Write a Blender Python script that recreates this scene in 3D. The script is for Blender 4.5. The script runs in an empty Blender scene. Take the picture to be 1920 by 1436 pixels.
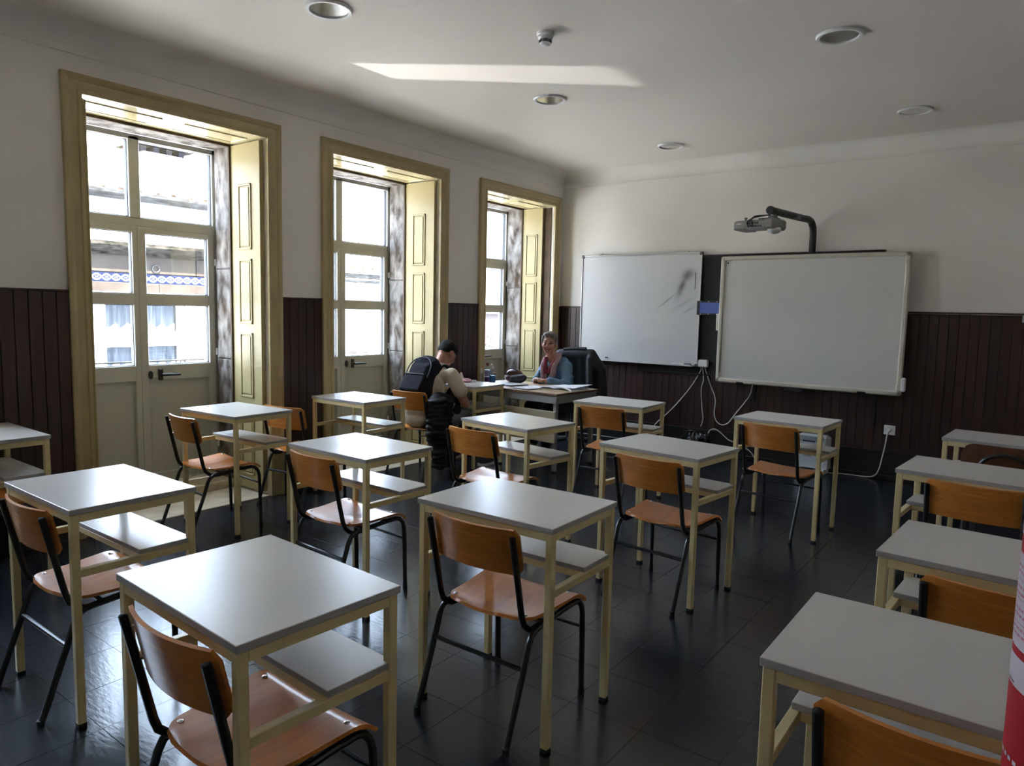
import bpy, bmesh, math, random
from mathutils import Vector, Matrix, Euler, noise as mnoise
R = math.radians
S = bpy.context.scene
C = S.collection
random.seed(7)

# ---------------------------------------------------------------- camera
cam_d = bpy.data.cameras.new('camera')
cam_d.sensor_fit = 'HORIZONTAL'; cam_d.sensor_width = 36.0; cam_d.lens = 24.930
cam_d.clip_start = 0.05; cam_d.clip_end = 300
cam = bpy.data.objects.new('camera', cam_d); C.objects.link(cam)
_r = Vector((0.79909284, 0.60079165, 0.02236123)); _u = Vector((-0.07827824, 0.06709399, 0.99467126)); _f = Vector((-0.59608988, 0.79658508, -0.10064324))
cam.matrix_world = Matrix(((_r.x, _u.x, -_f.x, 0), (_r.y, _u.y, -_f.y, 0), (_r.z, _u.z, -_f.z, 1.4415), (0, 0, 0, 1)))
S.camera = cam

# ---------------------------------------------------------------- sky, sun, exposure
w = bpy.data.worlds.new('sky'); S.world = w; w.use_nodes = True
bg = w.node_tree.nodes['Background']
bg.inputs[0].default_value = (0.61, 0.77, 1.0, 1); bg.inputs[1].default_value = 1.9
sun_d = bpy.data.lights.new('sun', 'SUN'); sun_d.energy = 7.5; sun_d.angle = R(0.53); sun_d.color = (1.0, 0.94, 0.85)
sun = bpy.data.objects.new('sun', sun_d); C.objects.link(sun)
sun.rotation_euler = Vector((-0.55, 0.22, -0.80)).to_track_quat('-Z', 'Y').to_euler()
# spot lamp added outside, unseen, to throw the ceiling light patch, through the upper pane of the first balcony door
gl_d = bpy.data.lights.new('added_ceiling_patch_spot', 'SPOT'); gl_d.energy = 240; gl_d.spot_size = R(8); gl_d.spot_blend = 0.05; gl_d.shadow_soft_size = 0.02
gl = bpy.data.objects.new('added_ceiling_patch_spot', gl_d); C.objects.link(gl)
gl.location = (-8.1, 0.11, 1.17)
_gd = Vector((1.0, 0.746, 0.374)).normalized(); _gx = Vector((-_gd.y, _gd.x, 0)).normalized(); _gy = (-_gd).cross(_gx)
gl.matrix_world = Matrix(((_gx.x, _gy.x, -_gd.x, -8.1), (_gx.y, _gy.y, -_gd.y, 0.11), (_gx.z, _gy.z, -_gd.z, 1.17), (0, 0, 0, 1)))
# beam of the added lamp masked to a rectangle to shape the ceiling patch
gl_d.use_nodes = True; _nt = gl_d.node_tree; _em = _nt.nodes['Emission']
_tc = _nt.nodes.new('ShaderNodeTexCoord'); _sp = _nt.nodes.new('ShaderNodeSeparateXYZ'); _nt.links.new(_tc.outputs['Normal'], _sp.inputs[0])
def _m(op, a, b_):
    n = _nt.nodes.new('ShaderNodeMath'); n.operation = op
    for i, v in enumerate((a, b_)):
        if v is None: continue
        if isinstance(v, (int, float)): n.inputs[i].default_value = v
        else: _nt.links.new(v, n.inputs[i])
    return n.outputs[0]
_zz = _m('ABSOLUTE', _sp.outputs['Z'], None)
_kx = _m('LESS_THAN', _m('ABSOLUTE', _m('DIVIDE', _sp.outputs['X'], _zz), None), 0.0255)
_ky = _m('LESS_THAN', _m('ABSOLUTE', _m('DIVIDE', _sp.outputs['Y'], _zz), None), 0.055)
_nt.links.new(_m('MULTIPLY', _kx, _ky), _em.inputs['Strength'])
# light portals in the four openings (they only steer the sky sampling)
for yc in (0.565, 2.527, 4.366, 6.31):
    pd = bpy.data.lights.new('sky_portal', 'AREA'); pd.shape = 'RECTANGLE'; pd.size = 2.4; pd.size_y = 1.24
    pd.cycles.is_portal = True
    po = bpy.data.objects.new('sky_portal', pd); C.objects.link(po); po.location = (-5.45, yc, 1.5)
    po.rotation_euler = Vector((1, 0, 0)).to_track_quat('-Z', 'Y').to_euler()
S.view_settings.view_transform = 'Standard'; S.view_settings.look = 'None'; S.view_settings.gamma = 1.0
S.view_settings.use_curve_mapping = False
S.view_settings.exposure = 3.9
cy = S.cycles
cy.max_bounces = 10; cy.diffuse_bounces = 6; cy.glossy_bounces = 4; cy.transparent_max_bounces = 12; cy.transmission_bounces = 6
cy.sample_clamp_indirect = 12.0; cy.caustics_reflective = False; cy.caustics_refractive = False
cy.use_denoising = True

# ---------------------------------------------------------------- materials
def mat(name, col, rough=0.5, metal=0.0, vary=0.0, vscale=8.0, bump=0.0, bscale=60.0, coat=0.0, stretch=None, spec=0.5, ramp=(0.32, 0.68), trans=0.0, col2=None, dist=0.0):
    m = bpy.data.materials.new(name); m.use_nodes = True
    nt = m.node_tree; b = nt.nodes['Principled BSDF']
    b.inputs['Base Color'].default_value = (*col, 1); b.inputs['Roughness'].default_value = rough; b.inputs['Metallic'].default_value = metal
    b.inputs['Specular IOR Level'].default_value = spec; b.inputs['Coat Weight'].default_value = coat; b.inputs['Coat Roughness'].default_value = 0.12
    b.inputs['Transmission Weight'].default_value = trans
    tc = None
    if vary or bump or col2:
        tc = nt.nodes.new('ShaderNodeTexCoord'); mp = nt.nodes.new('ShaderNodeMapping')
        nt.links.new(tc.outputs['Object'], mp.inputs['Vector'])
        if stretch: mp.inputs['Scale'].default_value = stretch
    if vary or col2:
        n = nt.nodes.new('ShaderNodeTexNoise'); n.inputs['Scale'].default_value = vscale; n.inputs['Detail'].default_value = 5; n.inputs['Distortion'].default_value = dist
        nt.links.new(mp.outputs['Vector'], n.inputs['Vector'])
        cr = nt.nodes.new('ShaderNodeValToRGB')
        c2 = col2 or tuple(max(0, c * (1 - vary)) for c in col)
        c1 = col if col2 else tuple(min(1, c * (1 + vary * 0.6)) for c in col)
        cr.color_ramp.elements[0].position = ramp[0]; cr.color_ramp.elements[1].position = ramp[1]
        cr.color_ramp.elements[0].color = (*c2, 1); cr.color_ramp.elements[1].color = (*c1, 1)
        nt.links.new(n.outputs['Fac'], cr.inputs['Fac']); nt.links.new(cr.outputs['Color'], b.inputs['Base Color'])
    if bump:
        n2 = nt.nodes.new('ShaderNodeTexNoise'); n2.inputs['Scale'].default_value = bscale; n2.inputs['Detail'].default_value = 4
        bp = nt.nodes.new('ShaderNodeBump'); bp.inputs['Strength'].default_value = bump; bp.inputs['Distance'].default_value = 0.01
        nt.links.new(mp.outputs['Vector'], n2.inputs['Vector']); nt.links.new(n2.outputs['Fac'], bp.inputs['Height']); nt.links.new(bp.outputs['Normal'], b.inputs['Normal'])
    return m

def per_object_tone(m, lo=0.8, hi=1.15):
    """each object that carries the material gets its own slightly lighter or darker tone"""
    nt = m.node_tree; b = nt.nodes['Principled BSDF']; oi = nt.nodes.new('ShaderNodeObjectInfo'); mr = nt.nodes.new('ShaderNodeMapRange')
    mr.inputs['To Min'].default_value = lo; mr.inputs['To Max'].default_value = hi
    nt.links.new(oi.outputs['Random'], mr.inputs['Value'])
    mx = nt.nodes.new('ShaderNodeVectorMath'); mx.operation = 'SCALE'
    src = b.inputs['Base Color']
    if src.is_linked: nt.links.new(src.links[0].from_socket, mx.inputs[0])
    else: mx.inputs[0].default_value = src.default_value[:3]
    nt.links.new(mr.outputs['Result'], mx.inputs['Scale']); nt.links.new(mx.outputs['Vector'], src)
    return m

def glass_mat(name, tint=(1, 1, 1), gloss=0.07):
    m = bpy.data.materials.new(name); m.use_nodes = True; nt = m.node_tree
    nt.nodes.remove(nt.nodes['Principled BSDF']); out = nt.nodes['Material Output']
    t = nt.nodes.new('ShaderNodeBsdfTransparent'); t.inputs[0].default_value = (*tint, 1)
    g = nt.nodes.new('ShaderNodeBsdfGlossy'); g.inputs['Roughness'].default_value = 0.02
    mx = nt.nodes.new('ShaderNodeMixShader'); mx.inputs[0].default_value = gloss
    nt.links.new(t.outputs[0], mx.inputs[1]); nt.links.new(g.outputs[0], mx.inputs[2]); nt.links.new(mx.outputs[0], out.inputs[0])
    return m

def wood_mat(name, c1, c2, rough=0.35, coat=0.3, stretch=(1, 14, 14), scale=3.0):
    m = mat(name, c1, rough, col2=c2, vscale=scale, stretch=stretch, coat=coat, dist=1.2)
    return m

M = {}
M['wall'] = mat('wall_paint', (0.785, 0.75, 0.695), 0.7, vary=0.05, vscale=1.5, bump=0.05, bscale=90)
M['ceiling'] = mat('ceiling_paint', (0.74, 0.685, 0.625), 0.8, vary=0.03, vscale=1.0)
M['ochre'] = mat('ochre_gloss_paint', (0.45, 0.355, 0.175), 0.32, vary=0.08, vscale=5, bump=0.04, bscale=25)
M['shutter'] = mat('yellow_gloss_paint', (0.37, 0.305, 0.152), 0.45, spec=0.3, vary=0.05, vscale=4, bump=0.05, bscale=20)
M['soffit'] = mat('yellow_soffit_paint', (0.60, 0.52, 0.30), 0.12, vary=0.05, vscale=4, bump=0.02, bscale=12)
M['stone'] = mat('granite_jamb', (0.25, 0.228, 0.205), 0.8, col2=(0.04, 0.025, 0.014), vscale=11, stretch=(1.2, 1, 0.6), dist=0.2, ramp=(0.34, 0.66), spec=0.25, bump=0.5, bscale=70)
M['sill'] = mat('sill_stone', (0.62, 0.53, 0.40), 0.6, col2=(0.46, 0.38, 0.27), vscale=9, bump=0.2, bscale=50)
M['gap_dark'] = mat('dark_gap', (0.075, 0.045, 0.02), 0.8, vary=0.3)  # dark brown fill for the joint strips and the shutter cavity
M['door'] = mat('greige_lacquer', (0.44, 0.425, 0.38), 0.35, vary=0.03, vscale=3)
M['gasket'] = mat('black_gasket', (0.02, 0.02, 0.02), 0.6)
M['glass'] = glass_mat('window_glass')
M['black_plastic'] = mat('black_plastic', (0.015, 0.014, 0.014), 0.4, vary=0.1)
M['plank'] = per_object_tone(mat('mahogany_plank', (0.047, 0.0165, 0.0125), 0.42, col2=(0.026, 0.0095, 0.0075), vscale=5, stretch=(12, 12, 0.8), dist=0.8), 0.72, 1.25)
M['base'] = mat('black_skirting', (0.012, 0.010, 0.010), 0.35, vary=0.2, vscale=6)
M['tile'] = per_object_tone(mat('charcoal_vinyl', (0.018, 0.021, 0.028), 0.22, col2=(0.012, 0.0138, 0.018), vscale=9, stretch=(1, 3, 1), bump=0.06, bscale=22, dist=1.0), 0.85, 1.2)
M['grout'] = mat('floor_joint', (0.006, 0.006, 0.007), 0.8)
M['laminate'] = mat('light_grey_laminate', (0.585, 0.565, 0.53), 0.29, vary=0.03, vscale=6, bump=0.015, bscale=200)
M['lam_edge'] = mat('grey_edge_band', (0.37, 0.36, 0.355), 0.5, vary=0.05)
M['cream'] = mat('cream_enamel', (0.70, 0.58, 0.30), 0.35, vary=0.07, vscale=14, bump=0.05, bscale=40)
M['rubber'] = mat('black_rubber', (0.012, 0.012, 0.012), 0.7)
M['ply'] = per_object_tone(wood_mat('varnished_plywood', (0.60, 0.235, 0.045), (0.46, 0.16, 0.027), 0.28, 0.5, (2, 22, 22), 2.2), 0.86, 1.14)
M['ply_seat'] = per_object_tone(wood_mat('varnished_seat_plywood', (0.58, 0.205, 0.028), (0.45, 0.14, 0.017), 0.38, 0.2, (18, 2, 18), 2.0), 0.9, 1.12)
M['brown_ply'] = wood_mat('brown_plywood', (0.13, 0.045, 0.02), (0.075, 0.027, 0.012), 0.4, 0.2, (16, 16, 2), 2.2)
M['tube'] = mat('black_enamel_tube', (0.010, 0.0095, 0.010), 0.3, vary=0.2, vscale=20)
M['arm'] = mat('matt_black_arm', (0.009, 0.009, 0.010), 0.55, vary=0.2, vscale=12)
M['chrome'] = mat('steel', (0.75, 0.75, 0.75), 0.2, 1.0, vary=0.1)
M['white_plastic'] = mat('white_plastic', (0.70, 0.70, 0.69), 0.4, vary=0.03)
M['cream_plastic'] = mat('cream_plastic', (0.60, 0.565, 0.47), 0.4, vary=0.05)
M['board_frame'] = mat('aluminium_frame', (0.55, 0.55, 0.56), 0.35, 0.6, vary=0.05)
M['iwb'] = mat('matt_board', (0.66, 0.652, 0.615), 0.45, vary=0.03, vscale=2)
M['blackboard'] = mat('old_blackboard', (0.013, 0.0135, 0.014), 0.6, spec=0.3, vary=0.25, vscale=6)
M['blue'] = mat('blue_panel', (0.055, 0.115, 0.42), 0.4, vary=0.1)
M['cable'] = mat('white_cable', (0.62, 0.60, 0.57), 0.45, vary=0.05)
M['proj'] = mat('grey_projector_plastic', (0.25, 0.245, 0.23), 0.45, vary=0.05)
M['lens'] = mat('dark_glass', (0.02, 0.02, 0.025), 0.05)
M['reflector'] = mat('downlight_reflector', (0.55, 0.55, 0.53), 0.12, 0.9, vary=0.05)
M['frost'] = mat('downlight_glass', (0.085, 0.092, 0.083), 0.45, spec=0.15, vary=0.05, vscale=2)
M['red'] = mat('extinguisher_red', (0.34, 0.004, 0.012), 0.5, vary=0.05, spec=0.2)
M['label'] = mat('label_white', (0.50, 0.46, 0.52), 0.6, vary=0.04)
M['print_red'] = mat('label_print', (0.40, 0.12, 0.19), 0.5, vary=0.05)
M['skin'] = mat('skin', (0.47, 0.245, 0.175), 0.5, vary=0.08, vscale=12)
M['skin2'] = mat('tan_skin', (0.35, 0.16, 0.10), 0.5, vary=0.08, vscale=12)
M['hair_grey'] = mat('grey_hair', (0.27, 0.235, 0.20), 0.55, col2=(0.075, 0.058, 0.045), vscale=20, stretch=(3, 3, 1), bump=0.6, bscale=90)
M['hair_black'] = mat('black_hair', (0.006, 0.0055, 0.0055), 0.75, spec=0.2, vary=0.3, vscale=40, bump=0.6, bscale=160)
M['denim'] = mat('blue_cotton', (0.115, 0.215, 0.325), 0.8, vary=0.12, vscale=10, bump=0.25, bscale=40)
M['scarf'] = mat('pink_scarf', (0.45, 0.31, 0.32), 0.85, col2=(0.33, 0.17, 0.19), vscale=9, stretch=(6, 6, 1), bump=0.3, bscale=50)
M['scarf_red'] = mat('wine_scarf', (0.22, 0.025, 0.05), 0.85, vary=0.2, bump=0.3, bscale=50)
M['tee'] = mat('beige_cotton', (0.56, 0.49, 0.385), 0.85, vary=0.05, vscale=9, bump=0.3, bscale=14)
M['trousers'] = mat('grey_cotton', (0.20, 0.20, 0.20), 0.85, vary=0.15, vscale=9, bump=0.3, bscale=18)
M['dark_trousers'] = mat('dark_cotton', (0.02, 0.02, 0.025), 0.85, vary=0.15)
M['puffer'] = mat('black_nylon', (0.011, 0.011, 0.013), 0.55, spec=0.3, vary=0.2, vscale=12, bump=0.3, bscale=30)
M['coat'] = mat('navy_black_coat', (0.014, 0.014, 0.020), 0.65, vary=0.25, vscale=6, bump=0.4, bscale=12)
M['bag'] = mat('navy_backpack_cloth', (0.019, 0.019, 0.027), 0.9, spec=0.15, vary=0.2, vscale=14, bump=0.3, bscale=30)
M['zip'] = mat('zip_grey', (0.10, 0.10, 0.11), 0.5, vary=0.1)
M['shoe'] = mat('dark_shoe', (0.05, 0.055, 0.075), 0.6, vary=0.1)
M['eye'] = mat('eye_white', (0.6, 0.58, 0.55), 0.2); M['iris'] = mat('iris_dark', (0.025, 0.015, 0.01), 0.2)
M['lip'] = mat('lip', (0.30, 0.06, 0.06), 0.45); M['teeth'] = mat('teeth', (0.66, 0.62, 0.56), 0.3)
M['tdesk'] = wood_mat('pale_desk_veneer', (0.50, 0.36, 0.235), (0.42, 0.29, 0.18), 0.35, 0.1, (10, 1.5, 10), 2.0)
M['tedge'] = mat('brown_desk_edge', (0.17, 0.085, 0.05), 0.5, vary=0.1)
M['greymetal'] = mat('grey_desk_metal', (0.30, 0.295, 0.285), 0.45, vary=0.05)
M['beige_panel'] = mat('beige_desk_panel', (0.56, 0.49, 0.335), 0.5, vary=0.04, vscale=3)
M['paper'] = mat('paper', (0.66, 0.66, 0.70), 0.75, vary=0.05, vscale=20)
M['binder'] = mat('binder_board', (0.50, 0.43, 0.28), 0.6, vary=0.1)
M['folder_dark'] = mat('grey_folder', (0.13, 0.13, 0.15), 0.6, vary=0.1)
M['tissue'] = mat('tissue', (0.66, 0.56, 0.48), 0.85, vary=0.05, bump=0.2)
M['pink'] = mat('pink_pouch', (0.40, 0.20, 0.20), 0.8, vary=0.1)
M['clear'] = glass_mat('clear_plastic', (0.88, 0.92, 0.95), 0.16)
M['purple_liquid'] = mat('purple_gel', (0.17, 0.045, 0.26), 0.2, vary=0.05)
M['lilac'] = mat('lilac_label', (0.36, 0.36, 0.62), 0.4, vary=0.08)
M['blue_liquid'] = mat('blue_gel', (0.03, 0.23, 0.55), 0.2, vary=0.05)
M['wine_bag'] = mat('wine_red_leather', (0.075, 0.010, 0.016), 0.4, vary=0.15)
M['heater'] = mat('heater_white', (0.52, 0.55, 0.58), 0.4, vary=0.04)
M['heater_grey'] = mat('heater_grey', (0.30, 0.33, 0.36), 0.5, vary=0.05)
M['tray'] = mat('shiny_black_bag', (0.010, 0.010, 0.010), 0.18, vary=0.2, bump=0.5, bscale=14)
# outside
M['facade'] = mat('limewash', (0.60, 0.59, 0.57), 0.9, vary=0.06, vscale=1.2)
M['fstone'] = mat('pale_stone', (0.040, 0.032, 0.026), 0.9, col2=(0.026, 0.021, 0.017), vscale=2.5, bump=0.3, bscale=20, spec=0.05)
M['moss'] = mat('mossy_stone', (0.030, 0.026, 0.021), 0.95, col2=(0.004, 0.0042, 0.003), vscale=7, stretch=(1, 1.2, 4), bump=0.6, bscale=20, spec=0.05)
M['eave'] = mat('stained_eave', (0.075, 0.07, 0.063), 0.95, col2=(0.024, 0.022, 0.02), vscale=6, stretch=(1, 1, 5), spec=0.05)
M['terracotta'] = mat('roof_tile', (0.30, 0.24, 0.19), 0.9, col2=(0.12, 0.095, 0.075), vscale=5, spec=0.05)
M['slate'] = mat('dark_slate', (0.016, 0.016, 0.020), 0.8, vary=0.2, spec=0.05)
M['curtain'] = mat('net_curtain', (0.10, 0.105, 0.115), 0.9, col2=(0.05, 0.054, 0.06), vscale=6, stretch=(1, 6, 0.5), spec=0.05)
M['fwin'] = mat('white_window_frame', (0.60, 0.60, 0.60), 0.5, vary=0.03)
M['fdark'] = mat('dark_room', (0.035, 0.035, 0.035), 0.4, vary=0.2, spec=0.05)
M['asphalt'] = mat('street_cobble', (0.42, 0.415, 0.40), 0.9, vary=0.2, vscale=12)
M['iron'] = mat('wrought_iron', (0.014, 0.013, 0.012), 0.5, vary=0.1)
M['leaf'] = mat('plant_leaf', (0.045, 0.06, 0.03), 0.6, vary=0.3)

def azulejo():
    m = bpy.data.materials.new('blue_wave_tile'); m.use_nodes = True; nt = m.node_tree; b = nt.nodes['Principled BSDF']; b.inputs['Roughness'].default_value = 0.8; b.inputs['Specular IOR Level'].default_value = 0.08
    tc = nt.nodes.new('ShaderNodeTexCoord'); sp = nt.nodes.new('ShaderNodeSeparateXYZ'); nt.links.new(tc.outputs['Object'], sp.inputs[0])
    def math_(op, a, b_=None, c=None):
        n = nt.nodes.new('ShaderNodeMath'); n.operation = op
        for i, v in enumerate((a, b_, c)):
            if v is None: continue
            if isinstance(v, (int, float)): n.inputs[i].default_value = v
            else: nt.links.new(v, n.inputs[i])
        return n.outputs[0]
    ph = math_('MULTIPLY', sp.outputs['Y'], 2 * math.pi / 0.27)
    def wave(off):
        s = math_('SINE', math_('ADD', ph, off)); d = math_('ABSOLUTE', math_('SUBTRACT', sp.outputs['Z'], math_('MULTIPLY', s, 0.04)))
        return math_('LESS_THAN', d, 0.014)
    k = math_('MAXIMUM', wave(0.0), wave(math.pi))
    dots = math_('LESS_THAN', math_('ABSOLUTE', math_('SUBTRACT', math_('ABSOLUTE', sp.outputs['Z']), 0.0)), 0.010)
    k = math_('MAXIMUM', k, math_('MULTIPLY', dots, math_('GREATER_THAN', math_('ABSOLUTE', math_('SINE', ph)), 0.86)))
    mx = nt.nodes.new('ShaderNodeMix'); mx.data_type = 'RGBA'
    mx.inputs['A'].default_value = (0.005, 0.0075, 0.021, 1); mx.inputs['B'].default_value = (0.085, 0.088, 0.096, 1)
    nt.links.new(k, mx.inputs['Factor']); nt.links.new(mx.outputs['Result'], b.inputs['Base Color'])
    return m
M['azulejo'] = azulejo()

def whiteboard_mat():
    m = mat('glossy_whiteboard', (0.60, 0.60, 0.60), 0.075, spec=0.5); nt = m.node_tree; b = nt.nodes['Principled BSDF']
    tc = nt.nodes.new('ShaderNodeTexCoord'); out = None
    def math_(op, a, b_=None):
        n = nt.nodes.new('ShaderNodeMath'); n.operation = op; n.use_clamp = False
        for i, v in enumerate((a, b_)):
            if v is None: continue
            if isinstance(v, (int, float)): n.inputs[i].default_value = v
            else: nt.links.new(v, n.inputs[i])
        return n.outputs[0]
    nz = nt.nodes.new('ShaderNodeTexNoise'); nz.inputs['Scale'].default_value = 9; nt.links.new(tc.outputs['Object'], nz.inputs[0])
    total = None
    # smeared marker ink: (x, z, half length, half width, angle, strength), on the board's own coordinates
    for (x, z, a, w_, ang, st) in ((0.565, 0.355, 0.075, 0.055, 40, 0.95), (0.505, 0.235, 0.13, 0.038, 68, 0.85), (0.45, 0.16, 0.10, 0.012, 70, .3), (0.34, 0.085, 0.13, 0.010, 38, 0.55), (0.53, 0.06, 0.12, 0.02, 30, 0.3), (0.60, 0.0, 0.08, 0.014, 30, 0.35)):
        mp = nt.nodes.new('ShaderNodeMapping'); mp.vector_type = 'TEXTURE'
        mp.inputs['Location'].default_value = (x, 0, z); mp.inputs['Rotation'].default_value = (0, -R(ang), 0); mp.inputs['Scale'].default_value = (a, 1, w_)
        nt.links.new(tc.outputs['Object'], mp.inputs[0])
        sp = nt.nodes.new('ShaderNodeSeparateXYZ'); nt.links.new(mp.outputs[0], sp.inputs[0])
        d = math_('ADD', math_('MULTIPLY', sp.outputs['X'], sp.outputs['X']), math_('MULTIPLY', sp.outputs['Z'], sp.outputs['Z']))
        v = math_('MULTIPLY', math_('POWER', 2.718, math_('MULTIPLY', d, -1.3)), st)
        total = v if total is None else math_('MAXIMUM', total, v)
    total = math_('MULTIPLY', total, math_('ADD', nz.outputs['Fac'], 0.35))
    mx = nt.nodes.new('ShaderNodeMix'); mx.data_type = 'RGBA'; mx.clamp_factor = True
    mx.inputs['A'].default_value = (0.60, 0.60, 0.60, 1); mx.inputs['B'].default_value = (0.085, 0.08, 0.07, 1)
    nt.links.new(total, mx.inputs['Factor']); nt.links.new(mx.outputs['Result'], b.inputs['Base Color'])
    return m
M['whiteboard'] = whiteboard_mat()

# ---------------------------------------------------------------- geometry helpers
class G:
    def __init__(s): s.v = []; s.f = []; s.m = []; s.cm = 0
    def add(s, vs, fs, mtx=None):
        o = len(s.v)
        s.v += [tuple(mtx @ Vector(p)) if mtx else tuple(p) for p in vs]
        s.f += [tuple(i + o for i in f) for f in fs]; s.m += [s.cm] * len(fs)
        return s
    def box(s, c, d, bev=0.0, mtx=None):
        x, y, z = c; a, b, e = d[0] / 2, d[1] / 2, d[2] / 2
        if bev <= 0:
            vs = [(x + i * a, y + j * b, z + k * e) for k in (-1, 1) for j in (-1, 1) for i in (-1, 1)]
            return s.add(vs, [(0, 2, 3, 1), (4, 5, 7, 6), (0, 1, 5, 4), (2, 6, 7, 3), (0, 4, 6, 2), (1, 3, 7, 5)], mtx)
        bev = min(bev, a * .49, b * .49, e * .49)
        vs = []; idx = {}
        for i in (-1, 1):
            for j in (-1, 1):
                for k in (-1, 1):
                    for ax in range(3):
                        p = [x + i * (a - bev), y + j * (b - bev), z + k * (e - bev)]
                        p[ax] += (i, j, k)[ax] * bev
                        idx[(i, j, k, ax)] = len(vs); vs.append(tuple(p))
        fs = []
        for ax in range(3):
            o1, o2 = [q for q in range(3) if q != ax]
            for sg in (-1, 1):
                loop = []
                for (p, q) in ((-1, -1), (1, -1), (1, 1), (-1, 1)):
                    t = [0, 0, 0]; t[ax] = sg; t[o1] = p; t[o2] = q; loop.append(idx[(*t, ax)])
                fs.append(tuple(loop))
            for p in (-1, 1):
                for q in (-1, 1):
                    t1 = [0, 0, 0]; t1[o1] = p; t1[o2] = q; t1[ax] = -1; t2 = list(t1); t2[ax] = 1
                    fs.append((idx[(*t1, o1)], idx[(*t2, o1)], idx[(*t2, o2)], idx[(*t1, o2)]))
        for i in (-1, 1):
            for j in (-1, 1):
                for k in (-1, 1): fs.append(tuple(idx[(i, j, k, ax)] for ax in range(3)))
        return s.add(vs, fs, mtx)
    def tube(s, path, r, seg=8, caps=True, mtx=None, flat=1.0):
        P = [Vector(p) for p in path]; n = len(P); rs = r if isinstance(r, (list, tuple)) else [r] * n
        T = [(P[min(i + 1, n - 1)] - P[max(i - 1, 0)]).normalized() for i in range(n)]
        up = Vector((0, 0, 1)) if abs(T[0].z) < .9 else Vector((1, 0, 0))
        nrm = (up - T[0] * up.dot(T[0])).normalized(); vs = []
        for i in range(n):
            nrm = (nrm - T[i] * nrm.dot(T[i])).normalized(); bi = T[i].cross(nrm)
            for k in range(seg):
                a = 2 * math.pi * k / seg; vs.append(tuple(P[i] + (nrm * math.cos(a) * flat + bi * math.sin(a)) * rs[i]))
        fs = [(i * seg + k, i * seg + (k + 1) % seg, (i + 1) * seg + (k + 1) % seg, (i + 1) * seg + k) for i in range(n - 1) for k in range(seg)]
        if caps: fs += [tuple(range(seg - 1, -1, -1)), tuple((n - 1) * seg + k for k in range(seg))]
        return s.add(vs, fs, mtx)
    def lathe(s, prof, seg=20, c=(0, 0, 0), mtx=None, sx=1, sy=1):
        vs = []
        for (r, z) in prof:
            for k in range(seg):
                a = 2 * math.pi * k / seg; vs.append((c[0] + r * math.cos(a) * sx, c[1] + r * math.sin(a) * sy, c[2] + z))
        n = len(prof)
        fs = [(i * seg + k, i * seg + (k + 1) % seg, (i + 1) * seg + (k + 1) % seg, (i + 1) * seg + k) for i in range(n - 1) for k in range(seg)]
        if prof[0][0] > 1e-6: fs.append(tuple(range(seg - 1, -1, -1)))
        if prof[-1][0] > 1e-6: fs.append(tuple((n - 1) * seg + k for k in range(seg)))
        return s.add(vs, fs, mtx)
    def ell(s, c, r, seg=14, rings=9, mtx=None):
        prof = [(max(1e-7, math.sin(math.pi * i / rings)), -math.cos(math.pi * i / rings)) for i in range(rings + 1)]
        m2 = Matrix.Translation(Vector(c)) @ Matrix.Diagonal((*r, 1))
        return s.lathe(prof, seg, (0, 0, 0), (mtx @ m2) if mtx else m2)
    def cap(s, a, b, r0, r1=None, seg=14):
        r1 = r0 if r1 is None else r1; a = Vector(a); b = Vector(b); d = b - a; L = max(d.length, 1e-6)
        q = d.to_track_quat('Z', 'Y').to_matrix().to_4x4(); m2 = Matrix.Translation(a) @ q; k = 5
        prof = [(max(1e-7, r0 * math.sin(math.pi / 2 * i / k)), -r0 * math.cos(math.pi / 2 * i / k)) for i in range(k + 1)]
        prof += [(r0 + (r1 - r0) * t, L * t) for t in (.25, .5, .75)]
        prof += [(max(1e-7, r1 * math.cos(math.pi / 2 * i / k)), L + r1 * math.sin(math.pi / 2 * i / k)) for i in range(k + 1)]
        return s.lathe(prof, seg, (0, 0, 0), m2)
    def prism(s, poly, h0, h1, axis='z', mtx=None):
        n = len(poly)
        def P(u, v, h): return {'z': (u, v, h), 'y': (u, h, v), 'x': (h, u, v)}[axis]
        vs = [P(u, v, h0) for u, v in poly] + [P(u, v, h1) for u, v in poly]
        fs = [tuple(range(n))[::-1], tuple(range(n, 2 * n))] + [(i, (i + 1) % n, n + (i + 1) % n, n + i) for i in range(n)]
        return s.add(vs, fs, mtx)
    def sheet(s, fn, nu, nv, th, mtx=None):
        """a curved sheet with thickness: fn(u, v) in [0,1]^2"""
        P = [[Vector(fn(i / nu, j / nv)) for j in range(nv + 1)] for i in range(nu + 1)]
        def nrm(i, j):
            a = P[min(i + 1, nu)][j] - P[max(i - 1, 0)][j]; b = P[i][min(j + 1, nv)] - P[i][max(j - 1, 0)]
            n = a.cross(b); return n.normalized() if n.length > 1e-12 else Vector((0, 0, 1))
        W = nv + 1; vs = [tuple(P[i][j] + nrm(i, j) * th / 2) for i in range(nu + 1) for j in range(W)] + [tuple(P[i][j] - nrm(i, j) * th / 2) for i in range(nu + 1) for j in range(W)]
        N = (nu + 1) * W; fs = []
        for i in range(nu):
            for j in range(nv):
                a = i * W + j; fs.append((a, a + W, a + W + 1, a + 1)); fs.append((N + a, N + a + 1, N + a + W + 1, N + a + W))
        for i in range(nu):
            a = i * W; fs.append((a, N + a, N + a + W, a + W)); a = i * W + nv; fs.append((a, a + W, N + a + W, N + a))
        for j in range(nv):
            fs.append((j, j + 1, N + j + 1, N + j)); a = nu * W + j; fs.append((a, N + a, N + a + 1, a + 1))
        return s.add(vs, fs, mtx)

def link(name, me, parent=None):
    o = bpy.data.objects.new(name, me); C.objects.link(o)
    if parent: o.parent = parent
    return o

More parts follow.
